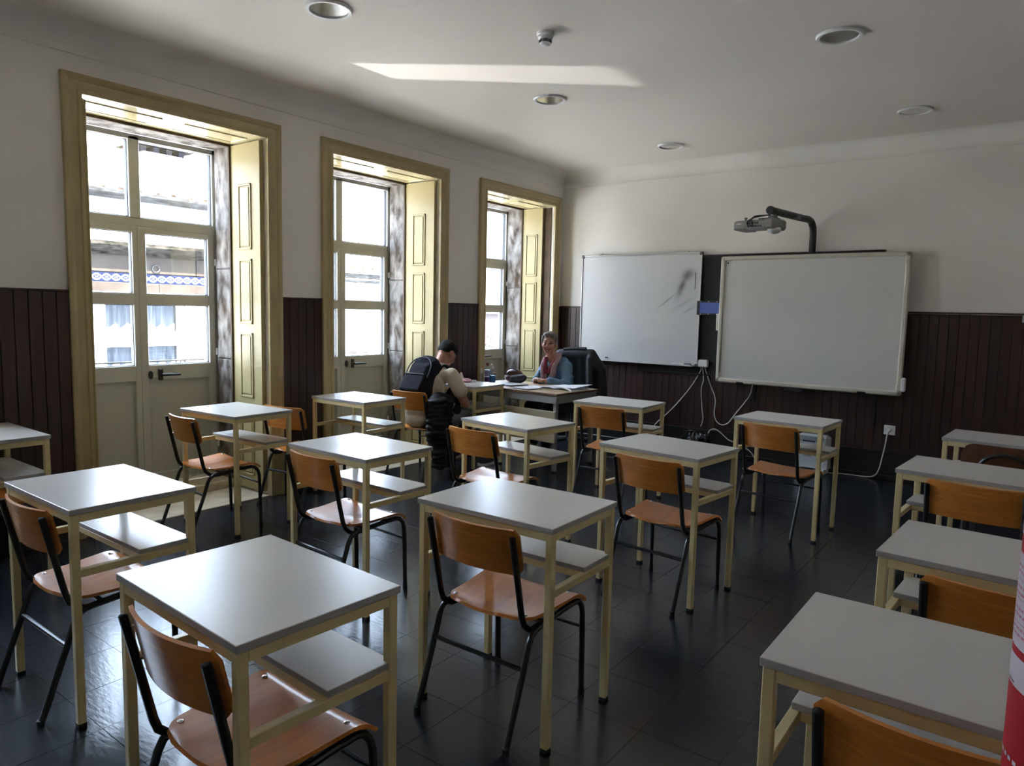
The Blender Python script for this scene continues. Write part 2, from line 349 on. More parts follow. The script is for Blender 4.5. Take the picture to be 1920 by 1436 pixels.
def mesh_of(g, name, mats, smooth=32):
    me = bpy.data.meshes.new(name); me.from_pydata(g.v, [], g.f); me.validate()
    bm = bmesh.new(); bm.from_mesh(me); bmesh.ops.recalc_face_normals(bm, faces=bm.faces); bm.to_mesh(me); bm.free()
    mats = mats if isinstance(mats, (list, tuple)) else [mats]
    for m in mats: me.materials.append(m)
    if len(mats) > 1 and len(me.polygons) == len(g.m):
        me.polygons.foreach_set('material_index', g.m)
    if smooth:
        me.polygons.foreach_set('use_smooth', [True] * len(me.polygons)); me.set_sharp_from_angle(angle=R(smooth))
    return me

def obj(name, g, m, parent=None, loc=None, rz=None, smooth=32):
    o = link(name, mesh_of(g, name, m, smooth), parent)
    if loc is not None: o.location = loc
    if rz is not None: o.rotation_euler = (0, 0, rz)
    return o

def tag(o, label=None, cat=None, group=None, kind=None):
    if label: o['label'] = label
    if cat: o['category'] = cat
    if group: o['group'] = group
    if kind: o['kind'] = kind
    return o

def thing(name, label, cat, loc=(0, 0, 0), rz=0.0, group=None):
    o = bpy.data.objects.new(name, None); C.objects.link(o); o.empty_display_size = 0.1
    o.location = loc; o.rotation_euler = (0, 0, rz)
    return tag(o, label, cat, group)

def struct(name, g, m, parent=None, smooth=32):
    o = obj(name, g, m, parent, smooth=smooth)
    if parent is None: o['kind'] = 'structure'
    return o

def copy_tree(o, parent=None):
    c = o.copy(); C.objects.link(c)
    if parent: c.parent = parent
    for ch in list(o.children): copy_tree(ch, c)
    return c

def blob(g, name, m, voxel=0.008, smooth=4, parent=None):
    """one continuous surface around overlapping shapes"""
    me = bpy.data.meshes.new('tmp'); me.from_pydata(g.v, [], g.f); t = bpy.data.objects.new('tmp', me); C.objects.link(t)
    rm = t.modifiers.new('r', 'REMESH'); rm.mode = 'VOXEL'; rm.voxel_size = voxel; rm.use_smooth_shade = True
    if smooth:
        sm = t.modifiers.new('s', 'SMOOTH'); sm.iterations = smooth; sm.factor = 0.5
    dg = bpy.context.evaluated_depsgraph_get(); dg.update()
    out = bpy.data.meshes.new_from_object(t.evaluated_get(dg)); out.name = name
    bpy.data.objects.remove(t); bpy.data.meshes.remove(me)
    out.materials.clear(); out.materials.append(m)
    out.polygons.foreach_set('use_smooth', [True] * len(out.polygons))
    return link(name, out, parent)

def arc(c, r, a0, a1, n):
    return [(c[0] + r * math.cos(a0 + (a1 - a0) * i / n), c[1] + r * math.sin(a0 + (a1 - a0) * i / n)) for i in range(n + 1)]

def smooth_path(pts, n=6):
    P = [Vector(p) for p in pts]; out = []
    for i in range(len(P) - 1):
        p0 = P[max(i - 1, 0)]; p1 = P[i]; p2 = P[i + 1]; p3 = P[min(i + 2, len(P) - 1)]
        for k in range(n):
            t = k / n; out.append(0.5 * ((2 * p1) + (p2 - p0) * t + (2 * p0 - 5 * p1 + 4 * p2 - p3) * t * t + (3 * p1 - p0 - 3 * p2 + p3) * t ** 3))
    out.append(P[-1]); return out

# ---------------------------------------------------------------- room shell
XL, YB, ZC = -4.637, 7.111, 3.021
XR, YR = 1.75, -1.3
XO = -5.42                       # outer face of the window wall
WIN = [(1.906, 3.148), (3.742, 4.998), (5.690, 6.930), (-0.06, 1.19)]   # the last one is assumed from its light, out of view
WTOP = 2.65
ZWAIN = 1.497; ZBASE = 0.2565

g = G(); g.box(((XL + XR) / 2, (YR + YB) / 2, -0.105), (XR - XL + 1.6, YB - YR + .4, 0.2))
floor = struct('floor', g, M['grout'])
# vinyl floor tiles: the 300 that show largest are pieces of their own, the others are joined
PITCH = 0.2867; X0 = -1.0215 - 13 * PITCH; Y0 = 1.005 - 8 * PITCH
def px(p):
    d = Vector(p) - cam.location; z = d.dot(_f)
    if z < 0.2: return None
    return (960 + 1329.6 * d.dot(_r) / z, 718 - 1329.6 * d.dot(_u) / z, z)
cells = []
for i in range(-1, 24):
    for j in range(0, 30):
        x0 = max(X0 + i * PITCH, XL); x1 = min(X0 + (i + 1) * PITCH, XR); y0 = max(Y0 + j * PITCH, YR); y1 = min(Y0 + (j + 1) * PITCH, YB)
        if x1 - x0 < 0.02 or y1 - y0 < 0.02: continue
        q = px(((x0 + x1) / 2, (y0 + y1) / 2, 0)); a = 0
        if q and -60 < q[0] < 1980 and q[1] < 1500: a = (x1 - x0) * (y1 - y0) / q[2] ** 3
        cells.append((a, x0, x1, y0, y1))
cells.sort(reverse=True)
shared = None; rest = G()
for k, (a, x0, x1, y0, y1) in enumerate(cells):
    dx, dy = x1 - x0, y1 - y0
    if k < 300 and a > 0:
        full = abs(dx - PITCH) < 1e-4 and abs(dy - PITCH) < 1e-4
        if full and shared: me = shared
        else:
            me = mesh_of(G().box((0, 0, -0.0025), (dx - 0.0011, dy - 0.0011, 0.005), 0.0005), 'tile', M['tile'], 0)
            if full: shared = me
        o = link('tile', me, floor); o.location = ((x0 + x1) / 2, (y0 + y1) / 2, random.uniform(-0.0004, 0))
    else: rest.box(((x0 + x1) / 2, (y0 + y1) / 2, -0.0025), (dx - 0.0011, dy - 0.0011, 0.005))
tag(obj('tile_field', rest, M['tile'], floor, smooth=0), kind='stuff')

struct('ceiling', G().box(((XL + XR) / 2 - .3, (YR + YB) / 2, ZC + 0.09), (XR - XL + 1.4, YB - YR + .4, 0.18)), M['ceiling'])

# window wall with three openings and the assumed fourth
g = G(); ys = [YR - .2] + sorted(v for wn in WIN for v in wn) + [YB + .2]
for i in range(0, len(ys), 2): g.box(((XL + XO) / 2, (ys[i] + ys[i + 1]) / 2, ZC / 2), (XL - XO, ys[i + 1] - ys[i], ZC))
for a, b in WIN: g.box(((XL + XO) / 2, (a + b) / 2, (WTOP + 0.03 + ZC) / 2), (XL - XO, b - a, ZC - WTOP - 0.03))
wall_l = struct('wall_left', g, M['wall'])
wall_b = struct('wall_back', G().box(((XL + XR) / 2, YB + 0.1, ZC / 2), (XR - XL + .4, 0.2, ZC)), M['wall'])
struct('wall_right', G().box((XR + 0.1, (YR + YB) / 2, ZC / 2), (0.2, YB - YR, ZC)), M['wall'])
struct('wall_rear', G().box(((XL + XR) / 2, YR - 0.1, ZC / 2), (XR - XL + .4, 0.2, ZC)), M['wall'])
struct('wall_return', G().box((0.975, 0.82, ZC / 2), (1.55, 0.16, ZC)), M['wall'])

# cove along ceiling
def cove(axis, a, b, fixed, sign):
    r = 0.132
    prof = [(0, ZC - 0.155), (0.006, ZC - 0.150), (0.006, ZC - 0.140), (0.003, ZC - 0.134)] + [(0.003 + r - r * math.cos(t), ZC - 0.132 + r * math.sin(t)) for t in [math.pi / 2 * i / 8 for i in range(1, 9)]] + [(0.003 + r, ZC), (0, ZC)]
    g = G(); g.prism([(fixed + sign * u, v) for u, v in prof], a, b, axis); return g
struct('trim_1', cove('y', YR, YB, XL, 1), M['wall'], smooth=50)
g = cove('x', XL, XR, YB, -1)
struct('trim_2', g, M['wall'], smooth=50)

# wainscot planks, cap rail, skirting
PW = 0.0745
def plank_run(wall, a, b, axis):
    n = max(1, round((b - a) / PW)); wdt = (b - a) / n
    h = ZWAIN - ZBASE
    d = (wdt - 0.0045, 0.014, h) if axis == 'x' else (0.014, wdt - 0.0045, h)
    bk_ = ((a + b) / 2, YB - 0.002, ZBASE + h / 2), (b - a, 0.004, h)
    if axis == 'y': bk_ = (XL + 0.002, (a + b) / 2, ZBASE + h / 2), (0.004, b - a, h)
    obj('plank_backing', G().box(*bk_), M['base'], wall)
    me = mesh_of(G().box((0, 0, 0), d, 0.0012), 'plank', M['plank'], 0)
    for i in range(n):
        o = link('plank', me, wall); c = a + (i + .5) * wdt; off = random.uniform(0, 0.0012)
        o.location = (c, YB - 0.007 + off, ZBASE + h / 2) if axis == 'x' else (XL + 0.007 - off, c, ZBASE + h / 2)
gaps = [(-1.3, -0.166), (1.297, 1.800), (3.254, 3.632), (5.108, 5.584), (7.040, 7.097)]
gcap = G(); gbase = G()
for a, b in gaps:
    plank_run(wall_l, a, b, 'y')
    gcap.box((XL + 0.010, (a + b) / 2, ZWAIN + 0.006), (0.020, b - a, 0.013), 0.003)
    gbase.box((XL + 0.011, (a + b) / 2, ZBASE / 2), (0.022, b - a, ZBASE - 0.001), 0.004)
struct('baseboard_left', gbase, M['base'])
struct('trim_3', gcap, M['plank'])
plank_run(wall_b, XL + 0.014, 1.5, 'x')
struct('trim_4', G().box(((XL + 1.5) / 2, YB - 0.010, ZWAIN + 0.012), (1.5 - XL - .04, 0.020, 0.013), 0.003), M['plank'])
g = G().box(((XL + 1.5) / 2, YB - 0.011, ZBASE / 2), (1.5 - XL - .04, 0.022, ZBASE - 0.001), 0.004); g.box(((XL + 1.5) / 2, YB - 0.016, 0.022), (1.5 - XL - .04, 0.03, 0.04), 0.006)
struct('baseboard_back', g, M['base'])

# ---------------------------------------------------------------- balcony doors
def casing_profile():      # (across from opening edge outwards, proud of wall)
    return [(0, 0), (0, 0.022), (0.010, 0.028), (0.022, 0.028), (0.028, 0.020), (0.070, 0.024), (0.078, 0.034), (0.092, 0.040), (0.104, 0.036), (0.110, 0.030), (0.110, 0)]
def casing(y0, y1):
    g = G(); P = casing_profile(); n = len(P); rows = []
    for corner in range(4):
        row = []
        for (u, d) in P:
            if corner == 0: q = (XL + d, y0 - u, 0.0)
            elif corner == 1: q = (XL + d, y0 - u, WTOP + u)
            elif corner == 2: q = (XL + d, y1 + u, WTOP + u)
            else: q = (XL + d, y1 + u, 0.0)
            row.append(q)
        rows.append(row)
    vs = [p for r_ in rows for p in r_]
    fs = [(c * n + k, c * n + (k + 1) % n, (c + 1) * n + (k + 1) % n, (c + 1) * n + k) for c in range(3) for k in range(n)] + [tuple(range(n)), tuple(3 * n + k for k in range(n))]
    return g.add(vs, fs)

def raised_panel(g, cx, cz, w_, h_, y, s, ax='y'):
    """recess moulding with a raised field: on a face normal to +-ax (s = sign of outward normal)"""
    def bx(u, v, du, dv, t, off, bev):
        if ax == 'y': g.box((cx + u, y + s * off, cz + v), (du, t, dv), bev)
        else: g.box((cx + u, y + v, cz + s * off), (du, dv, t), bev)
    f = 0.016
    bx(-w_ / 2, 0, f, h_ + f, 0.012, 0.003, 0.004); bx(w_ / 2, 0, f, h_ + f, 0.012, 0.003, 0.004)
    bx(0, -h_ / 2, w_ + f, f, 0.012, 0.003, 0.004); bx(0, h_ / 2, w_ + f, f, 0.012, 0.003, 0.004)
    bx(0, 0, w_ - 0.035, h_ - 0.035, 0.014, 0.001, 0.006)

PANZ = [(0.40, 0.52), (0.985, 0.48), (1.545, 0.47), (2.10, 0.47)]
for k, (y0, y1) in enumerate(WIN):
    dr = bpy.data.objects.new('door_%d' % (k + 1), None); C.objects.link(dr); dr['kind'] = 'structure'
    yc = (y0 + y1) / 2
    struct('trim_%d' % (6 + k), casing(y0, y1), M['ochre'])
    # folded shutters in both reveals
    for side, yy, s in ((0, y0, 1), (1, y1, -1)):
        xa, xb = -5.055, (-4.765 if (k == 2 and side == 1) else -4.665)
        g = G(); g.box(((xa + xb) / 2, yy + s * 0.016, 1.335), (xb - xa, 0.026, 2.61), 0.003)
        g.box((xb - 0.004, yy + s * 0.034, 1.335), (0.012, 0.012, 2.60), 0.003)
        for (cz, h) in PANZ: raised_panel(g, (xa + xb) / 2 - 0.01, cz, 0.15, h, yy + s * 0.029, s)
        obj('shutter', g, M['shutter'], dr)
    # panelled soffit
    g = G(); g.box((-4.853, yc, WTOP + 0.012), (0.43, y1 - y0, 0.024))
    for q in (-1, 1):
        cy_ = yc + q * (y1 - y0) / 4; L = (y1 - y0) / 2 - 0.16
        for dx in (-0.10, 0.10): g.box((-4.86 + dx, cy_, WTOP - 0.002), (0.014, L + 0.014, 0.010), 0.003)
        for dy in (-L / 2, L / 2): g.box((-4.86, cy_ + dy, WTOP - 0.002), (0.2, 0.014, 0.010), 0.003)
        g.box((-4.86, cy_, WTOP + 0.001), (0.165, L - 0.035, 0.010), 0.004)
    obj('soffit', g, M['soffit'], dr)
    # stone jambs, lintel
    for side, yy, s in ((0, y0, 1), (1, y1, -1)):
        g = G(); n = 4; zs = [0.0, 0.42, 1.02, 1.72, 2.64]
        for i in range(n): g.box((-5.165, yy + s * 0.012, (zs[i] + zs[i + 1]) / 2), (0.205 + random.uniform(-.004, .004), 0.05 + random.uniform(0, .008), zs[i + 1] - zs[i] - 0.004), 0.008)
        obj('stone_jamb', g, M['stone'], dr)
        obj('jamb_gap', G().box((-5.059, yy + s * 0.020, 1.32), (0.016, 0.045, 2.63)), M['gap_dark'], dr)
    obj('stone_lintel', G().box((-5.17, yc, WTOP - 0.005), (0.21, y1 - y0, 0.03), 0.006), M['stone'], dr)
    obj('jamb_gap', G().box((-5.060, yc, WTOP - 0.004), (0.016, y1 - y0, 0.03)), M['gap_dark'], dr)
    # threshold
    g = G(); g.box((-4.845, yc, -0.005 + 0.006), (0.43, y1 - y0, 0.012), 0.003); obj('threshold', g, M['sill'], dr)
    obj('sill_step', G().box((-5.17, yc, 0.035), (0.21, y1 - y0, 0.07), 0.008), M['sill'], dr)
    # frame
    FX = -5.325; fd = 0.07
    g = G(); zt, zb = 2.635, 0.07
    g.box((FX, y0 + 0.022, (zt + zb) / 2), (fd, 0.044, zt - zb), 0.004); g.box((FX, y1 - 0.022, (zt + zb) / 2), (fd, 0.044, zt - zb), 0.004)
    g.box((FX, yc, zt - 0.020), (fd, y1 - y0, 0.040), 0.004); g.box((FX, yc, 2.012), (fd, y1 - y0 - .08, 0.085), 0.004)
    g.box((FX, yc - 0.015, 2.33), (fd, 0.078, 0.58), 0.004); g.box((FX, yc, zb + .012), (fd, y1 - y0, 0.03), 0.003)
    obj('door_frame', g, M['door'], dr)
    def pane(parent, ya, yb_, za, zb_, fx):
        # black gasket, white glazing bead, glass
        gg = G()
        for t, off in ((0.004, 0.0),):
            gg.box((fx, ya + t / 2, (za + zb_) / 2), (0.03, t, zb_ - za)); gg.box((fx, yb_ - t / 2, (za + zb_) / 2), (0.03, t, zb_ - za))
            gg.box((fx, (ya + yb_) / 2, za + t / 2), (0.03, yb_ - ya, t)); gg.box((fx, (ya + yb_) / 2, zb_ - t / 2), (0.03, yb_ - ya, t))
        obj('gasket', gg, M['gasket'], parent)
        obj('pane', G().box((fx, (ya + yb_) / 2, (za + zb_) / 2), (0.006, yb_ - ya - .002, zb_ - za - .002)), M['glass'], parent)
    pane(dr, y0 + 0.046, yc - 0.054, 2.057, 2.597, FX); pane(dr, yc + 0.024, y1 - 0.046, 2.057, 2.597, FX)
    for leaf, (ya, yb_) in enumerate(((y0 + 0.044, yc - 0.011), (yc - 0.009, y1 - 0.044))):
        g = G(); lx = FX + 0.018; ld = 0.06; z0, z1 = 0.10, 1.985; st = 0.056 if leaf else 0.042
        ga, gb = ya + st, yb_ - (0.052 if leaf else 0.040)
        g.box((lx, (ya + ga) / 2, (z0 + z1) / 2), (ld, ga - ya, z1 - z0), 0.004); g.box((lx, (yb_ + gb) / 2, (z0 + z1) / 2), (ld, yb_ - gb, z1 - z0), 0.004)
        for (a, b) in ((1.944, z1), (1.428, 1.510), (0.870, 0.984), (z0, 0.165)): g.box((lx, (ga + gb) / 2, (a + b) / 2), (ld - 0.002, gb - ga + .004, b - a), 0.003)
        lf = obj('leaf', g, M['door'], dr)
        pane(lf, ga, gb, 1.510, 1.944, lx); pane(lf, ga, gb, 0.984, 1.428, lx)
        obj('panel', G().box((lx - 0.014, (ga + gb) / 2, (0.16 + 0.875) / 2), (0.02, gb - ga + .004, 0.72)), M['door'], lf)
        if leaf:
            hx = lx + ld / 2
            g = G(); g.box((hx + 0.006, ya + 0.135, 0.912), (0.014, 0.034, 0.085), 0.005); g.tube([(hx + 0.012, ya + 0.135, 0.912), (hx + 0.05, ya + 0.135, 0.912)], 0.011, 10)
            g.tube([(hx + 0.05, ya + 0.125, 0.912), (hx + 0.052, ya + 0.19, 0.912), (hx + 0.05, ya + 0.262, 0.910)], [0.011, 0.010, 0.008], 10); obj('handle', g, M['black_plastic'], lf)
            g = G(); g.lathe([(0.0001, 0.0), (0.020, 0.0), (0.020, 0.010), (0.0001, 0.012)], 16, (0, 0, 0), Matrix.Translation((hx, ya + 0.062, 0.912)) @ Matrix.Rotation(R(90), 4, 'Y') @ Matrix.Diagonal((1.5, 0.85, 1, 1))); g.box((hx + 0.012, ya + 0.062, 0.905), (0.006, 0.008, 0.022), 0.002)
            obj('lock', g, M['black_plastic'], lf)
            for hz in (0.30, 1.04, 1.74):
                g = G(); g.box((hx + 0.004, yb_ + 0.012, hz + 0.03), (0.022, 0.026, 0.055), 0.004); g.tube([(hx + 0.008, yb_ + 0.016, hz - 0.055), (hx + 0.008, yb_ + 0.016, hz + 0.005)], 0.007, 8); obj('hinge', g, M['white_plastic'], lf)
    if k == 2:   # cavity behind the half pulled shutter: its dark put into a solid brown strip
        obj('shutter_pocket', G().box((-4.712, y1 - 0.004, 1.33), (0.094, 0.012, 2.62)), M['gap_dark'], dr)

# ---------------------------------------------------------------- balcony rails and the street side
def railing(y0, y1, label):
    t = thing('balcony_railing', label, 'railing', (-5.78, (y0 + y1) / 2, 0), 0, 'balcony railings')
    L = (y1 - y0) / 2 + .14; obj('top_rail', G().box((0, 0, 0.972), (0.035, 2 * L, 0.012), 0.003), M['iron'], t)
    obj('lower_rail', G().box((0, 0, 0.925), (0.012, 2 * L, 0.010), 0.002), M['iron'], t)
    bar = mesh_of(G().box((0, 0, 0.46), (0.012, 0.012, 0.94)), 'bar', M['iron'], 0)
    n = 13
    for i in range(n):
        o = link('bar', bar, t); o.location = (0, -L + 2 * L * i / (n - 1), 0)
    for i in range(4):
        c = -L + 2 * L * (i + .5) / 4
        obj('scroll', G().tube([(0, c + a, 0.948 + b) for a, b in arc((0, 0), 0.022, 0, 2 * math.pi, 12)], 0.005, 6), M['iron'], t)
for (a, b), nm in zip(WIN, ('second', 'third', 'last', 'rearmost')): railing(a, b, 'iron balcony railing outside the %s balcony door' % nm)
struct('balcony_slab', G().box((-5.62, 4.4, -0.10), (0.4, 6.4, 0.14), 0.02), M['fstone'])
struct('street', G().box((-30, 8, -4.6), (50, 90, 0.2)), M['asphalt'])

FXA = -11.0
fac = thing('townhouse', 'pale townhouse across the street with blue wave tile frieze and mossy cornice', 'house', (FXA, 2, -4.5))
def L(p): return (p[0] - FXA, p[1] - 2, p[2] + 4.5)
def fb(g, a, b, bev=0.0):
    g.box(L(((a[0] + b[0]) / 2, (a[1] + b[1]) / 2, (a[2] + b[2]) / 2)), (abs(b[0] - a[0]), abs(b[1] - a[1]), abs(b[2] - a[2])), bev); return g
YF0, YF1 = -5.0, 7.2
wins_f = [(2.0, 3.0), (4.72, 5.95)]
g = G(); cur = YF0
for a, b in wins_f:
    fb(g, (FXA - .5, cur, -4.5), (FXA, a, 1.50)); fb(g, (FXA - .5, a, -4.5), (FXA, b, -.75)); cur = b
fb(g, (FXA - .5, cur, -4.5), (FXA, YF1, 1.50)); fb(g, (FXA - 3, YF0, 1.50), (FXA - 0.02, YF1, 1.66)); fb(g, (FXA - 6.5, YF0, -4.5), (FXA - 2.9, YF1, 1.9)); fb(g, (FXA - 0.6, YF0, 2.30), (FXA - 0.16, YF1, 2.98))
obj('facade_wall', g, M['facade'], fac)
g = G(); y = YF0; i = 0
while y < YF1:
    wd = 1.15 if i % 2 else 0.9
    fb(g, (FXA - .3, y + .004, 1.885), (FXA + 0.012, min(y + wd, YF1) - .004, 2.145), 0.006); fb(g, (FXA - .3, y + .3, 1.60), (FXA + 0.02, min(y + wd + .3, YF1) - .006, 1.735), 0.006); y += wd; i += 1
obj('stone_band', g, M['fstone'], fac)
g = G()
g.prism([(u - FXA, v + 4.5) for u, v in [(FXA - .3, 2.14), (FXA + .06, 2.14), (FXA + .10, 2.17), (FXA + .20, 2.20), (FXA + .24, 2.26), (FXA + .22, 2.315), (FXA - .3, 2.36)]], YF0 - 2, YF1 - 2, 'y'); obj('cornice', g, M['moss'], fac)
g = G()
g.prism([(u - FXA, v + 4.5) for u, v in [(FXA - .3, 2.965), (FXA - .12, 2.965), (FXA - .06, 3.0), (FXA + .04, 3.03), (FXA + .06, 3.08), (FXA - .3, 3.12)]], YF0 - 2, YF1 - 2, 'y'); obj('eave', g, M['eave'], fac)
tl = mesh_of(G().box((0, 0, 0), (0.02, 0.1335, 0.138), 0.003), 'tile', M['azulejo'], 0)
# the frieze pattern repeats every two tiles
n = int((YF1 - 1.0) / 0.135)
for i in range(n):
    o = link('tile', tl, fac); o.location = L((FXA, 1.0 + 0.135 * (i + .5), 1.808))
g = G(); g.tube([L((FXA + 0.03, 5.495 + a, 1.965 + b)) for a, b in arc((0, 0), 0.055, 0, 2 * math.pi, 14)], 0.009, 6); obj('iron_ring', g, M['iron'], fac)
for a, b in wins_f:
    g = G()
    for q in (a + .03, (a + b) / 2 - .12, b - .03): fb(g, (FXA - .16, q - .035, -.75), (FXA - .08, q + .035, 1.50))
    fb(g, (FXA - .17, a, 0.78), (FXA - .06, b, 1.00)); fb(g, (FXA - .162, a, 1.45), (FXA - .078, b, 1.50)); fb(g, (FXA - .16, a, -.75), (FXA - .08, b, -.6))
    wf = obj('window', g, M['fwin'], fac)
    obj('room_dark', fb(G(), (FXA - .5, a, -.75), (FXA - .46, b, 1.5)), M['fdark'], wf)
    g = G(); g.sheet(lambda u, v: L((FXA - .25 + .025 * math.sin(u * 40), a + .05 + (b - a - .1) * u, -.7 + 2.18 * v)), 40, 3, 0.004); obj('curtain', g, M['curtain'], wf)
    obj('surround', fb(fb(fb(G(), (FXA - .02, a - .16, -.9), (FXA + .03, a, 1.50)), (FXA - .02, b, -.9), (FXA + .03, b + .16, 1.50)), (FXA - .02, a - .16, 1.50), (FXA + .03, b + .16, 1.60)), M['facade'], wf)
def roof_rows(parent, x0, z0, x1, z1, y0, y1, off, m):
    g = G(); sl = Vector((x1 - x0, 0, z1 - z0)); nrow = max(2, int(sl.length / 0.42)); sl /= nrow
    ncol = int((y1 - y0) / 0.26)
    for i in range(nrow):
        for j in range(ncol):
            a = Vector((x0, y0 + (j + .5) * (y1 - y0) / ncol, z0)) + sl * i; b = a + sl * 1.12 + Vector((0, 0, -0.02))
            g.tube([off(a), off(b)], [0.095, 0.075], 8)
    g.add([off(p) for p in ((x0, y0, z0 - .05), (x0, y1, z0 - .05), (x1, y1, z1 - .05), (x1, y0, z1 - .05), (x0, y0, z0 - .12), (x0, y1, z0 - .12), (x1, y1, z1 - .12), (x1, y0, z1 - .12))], [(0, 1, 2, 3), (4, 7, 6, 5), (0, 4, 5, 1), (1, 5, 6, 2), (2, 6, 7, 3), (3, 7, 4, 0)])
    return tag(obj('roof_tiles', g, m, parent), kind='stuff')
roof_rows(fac, FXA - 0.1, 3.13, FXA - 4.2, 4.2, YF0, YF1, L, M['terracotta'])
ch = G(); fb(ch, (FXA - 2.6, 6.35, 3.5), (FXA - 2.0, 7.05, 4.12)); ob = obj('chimney', ch, M['facade'], fac)
g = G()
for q in (6.35, 6.58, 6.81, 7.04): fb(g, (FXA - 2.6, q - .05, 4.12), (FXA - 2.0, q + .05, 4.22))
g.prism([(v - 2, z + 4.5) for v, z in [(6.15, 4.22), (7.25, 4.22), (6.98, 4.34), (6.42, 4.34)]], -2.7, -1.9, 'x'); obj('chimney_cap', g, M['slate'], ob)

fac2 = thing('tiled_roof_house', 'white house with tiled roof and grey cornice across the street', 'house', (FXA, 10, -4.5))
def L2(p): return (p[0] - FXA, p[1] - 10, p[2] + 4.5)
def fb2(g, a, b, bev=0.0): g.box(L2(((a[0] + b[0]) / 2, (a[1] + b[1]) / 2, (a[2] + b[2]) / 2)), (abs(b[0] - a[0]), abs(b[1] - a[1]), abs(b[2] - a[2])), bev); return g
obj('facade_wall', fb2(G(), (FXA - 4.5, 7.3, -4.5), (FXA, 12.6, 1.98)), M['facade'], fac2)
g = G(); fb2(g, (FXA - .2, 7.25, 2.10), (FXA + .22, 12.6, 2.16)); fb2(g, (FXA - .2, 7.25, 2.03), (FXA + .15, 12.6, 2.10)); fb2(g, (FXA - .2, 7.25, 1.93), (FXA + .06, 12.6, 1.99)); obj('cornice', g, M['eave'], fac2)
roof_rows(fac2, FXA + .25, 2.22, FXA - 4.4, 3.9, 7.3, 12.6, L2, M['terracotta'])
fac3 = thing('low_shop_house', 'low pale house across the street beyond the tiled roof', 'house', (FXA, 16, -4.5))
def fb3(g, a, b, bev=0.0): g.box(((a[0] + b[0]) / 2 - FXA, (a[1] + b[1]) / 2 - 16, (a[2] + b[2]) / 2 + 4.5), (abs(b[0] - a[0]), abs(b[1] - a[1]), abs(b[2] - a[2])), bev); return g
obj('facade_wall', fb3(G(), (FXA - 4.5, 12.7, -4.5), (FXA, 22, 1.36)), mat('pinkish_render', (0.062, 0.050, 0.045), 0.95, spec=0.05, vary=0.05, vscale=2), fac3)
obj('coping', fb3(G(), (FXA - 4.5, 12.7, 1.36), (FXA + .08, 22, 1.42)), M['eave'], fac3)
pl = thing('window_box_plants', 'spindly plants in a box on the balcony of the third door', 'plant', (-5.70, 7.0, 0.62))
obj('planter', G().box((0, 0, 0.08), (0.12, 0.6, 0.14), 0.01), M['iron'], pl)
random.seed(3)
for i in range(9):
    yy = -0.27 + i * 0.066; h = random.uniform(0.25, 0.52); g = G(); g.tube([(0, yy, 0.14), (random.uniform(-.02, .02), yy + .01, 0.14 + h)], [0.006, 0.003], 5)
    for q in range(4):
        z = 0.17 + h * q / 5; d = 1 if q % 2 else -1; g.tube([(0, yy, z), (0.01, yy + d * .03, z + .02), (0.0, yy + d * .055, z + .005)], [.003, .010, .001], 5)
    obj('stem', g, M['leaf'], pl)

# ---------------------------------------------------------------- ceiling fittings
def downlight(x, y, label):
    t = thing('downlight', label, 'ceiling light', (x, y, ZC))
    obj('trim_ring', G().lathe([(0.098, 0.004), (0.098, -0.004), (0.103, -0.014), (0.118, -0.015), (0.124, -0.006), (0.124, 0.0)], 36), M['white_plastic'], t)
    obj('reflector', G().lathe([(0.0985, -0.007), (0.086, 0.001), (0.0001, 0.0015)], 36), M['reflector'], t)
    obj('glass', G().lathe([(0.0001, -0.0045), (0.088, -0.0045), (0.088, -0.0025), (0.0001, -0.0025)], 32), M['frost'], t)
    obj('clip', G().box((0.06, -0.075, -0.007), (0.02, 0.012, 0.004), 0.001), M['black_plastic'], t)
for x, y, lb in ((-3.182, 2.551, 'round downlight closest to the first balcony door, at the top edge'), (-3.092, 4.524, 'round recessed downlight in front of the light patch on the ceiling'), (-2.949, 6.345, 'round downlight near the back wall on the window side'),
                 (-1.054, 4.396, 'round downlight over the third row, farther from the back wall'), (-0.921, 6.242, 'round downlight near the back wall above the interactive board')):
    downlight(x, y, lb)
t = thing('smoke_detector', 'small white smoke detector on the ceiling', 'smoke detector', (-2.409, 3.463, ZC))
obj('mount', G().lathe([(0.0001, 0), (0.050, 0), (0.050, -0.014), (0.046, -0.020), (0.0001, -0.020)], 28), M['white_plastic'], t)
g = G(); g.lathe([(0.0001, -0.020), (0.042, -0.020), (0.043, -0.030), (0.036, -0.040), (0.0001, -0.040)], 28); obj('body', g, M['white_plastic'], t)
g = G()
for i in range(10):
    a = 2 * math.pi * i / 10; g.box((0.033 * math.cos(a), 0.033 * math.sin(a), -0.048), (0.007, 0.007, 0.018), 0.001)
g.lathe([(0.0001, -0.04), (0.022, -0.04), (0.022, -0.056), (0.0001, -0.056)], 16); obj('vent_cage', g, M['zip'], t)
obj('cap', G().lathe([(0.0001, -0.056), (0.034, -0.056), (0.030, -0.066), (0.018, -0.072), (0.0001, -0.073)], 24), M['white_plastic'], t)

# ---------------------------------------------------------------- boards on the back wall
BB = thing('old_blackboard', 'black board behind the whiteboard and the interactive board', 'blackboard', (-2.385, YB - 0.014, 1.435))
obj('surface', G().box((0, -0.006, 0), (2.38, 0.014, 1.20), 0.002), M['blackboard'], BB)
obj('frame_rail', G().box((0, -0.012, 0.612), (2.39, 0.028, 0.026), 0.003), M['tube'], BB); obj('frame_rail', G().box((0, -0.012, -0.607), (2.39, 0.028, 0.018), 0.003), M['tube'], BB)

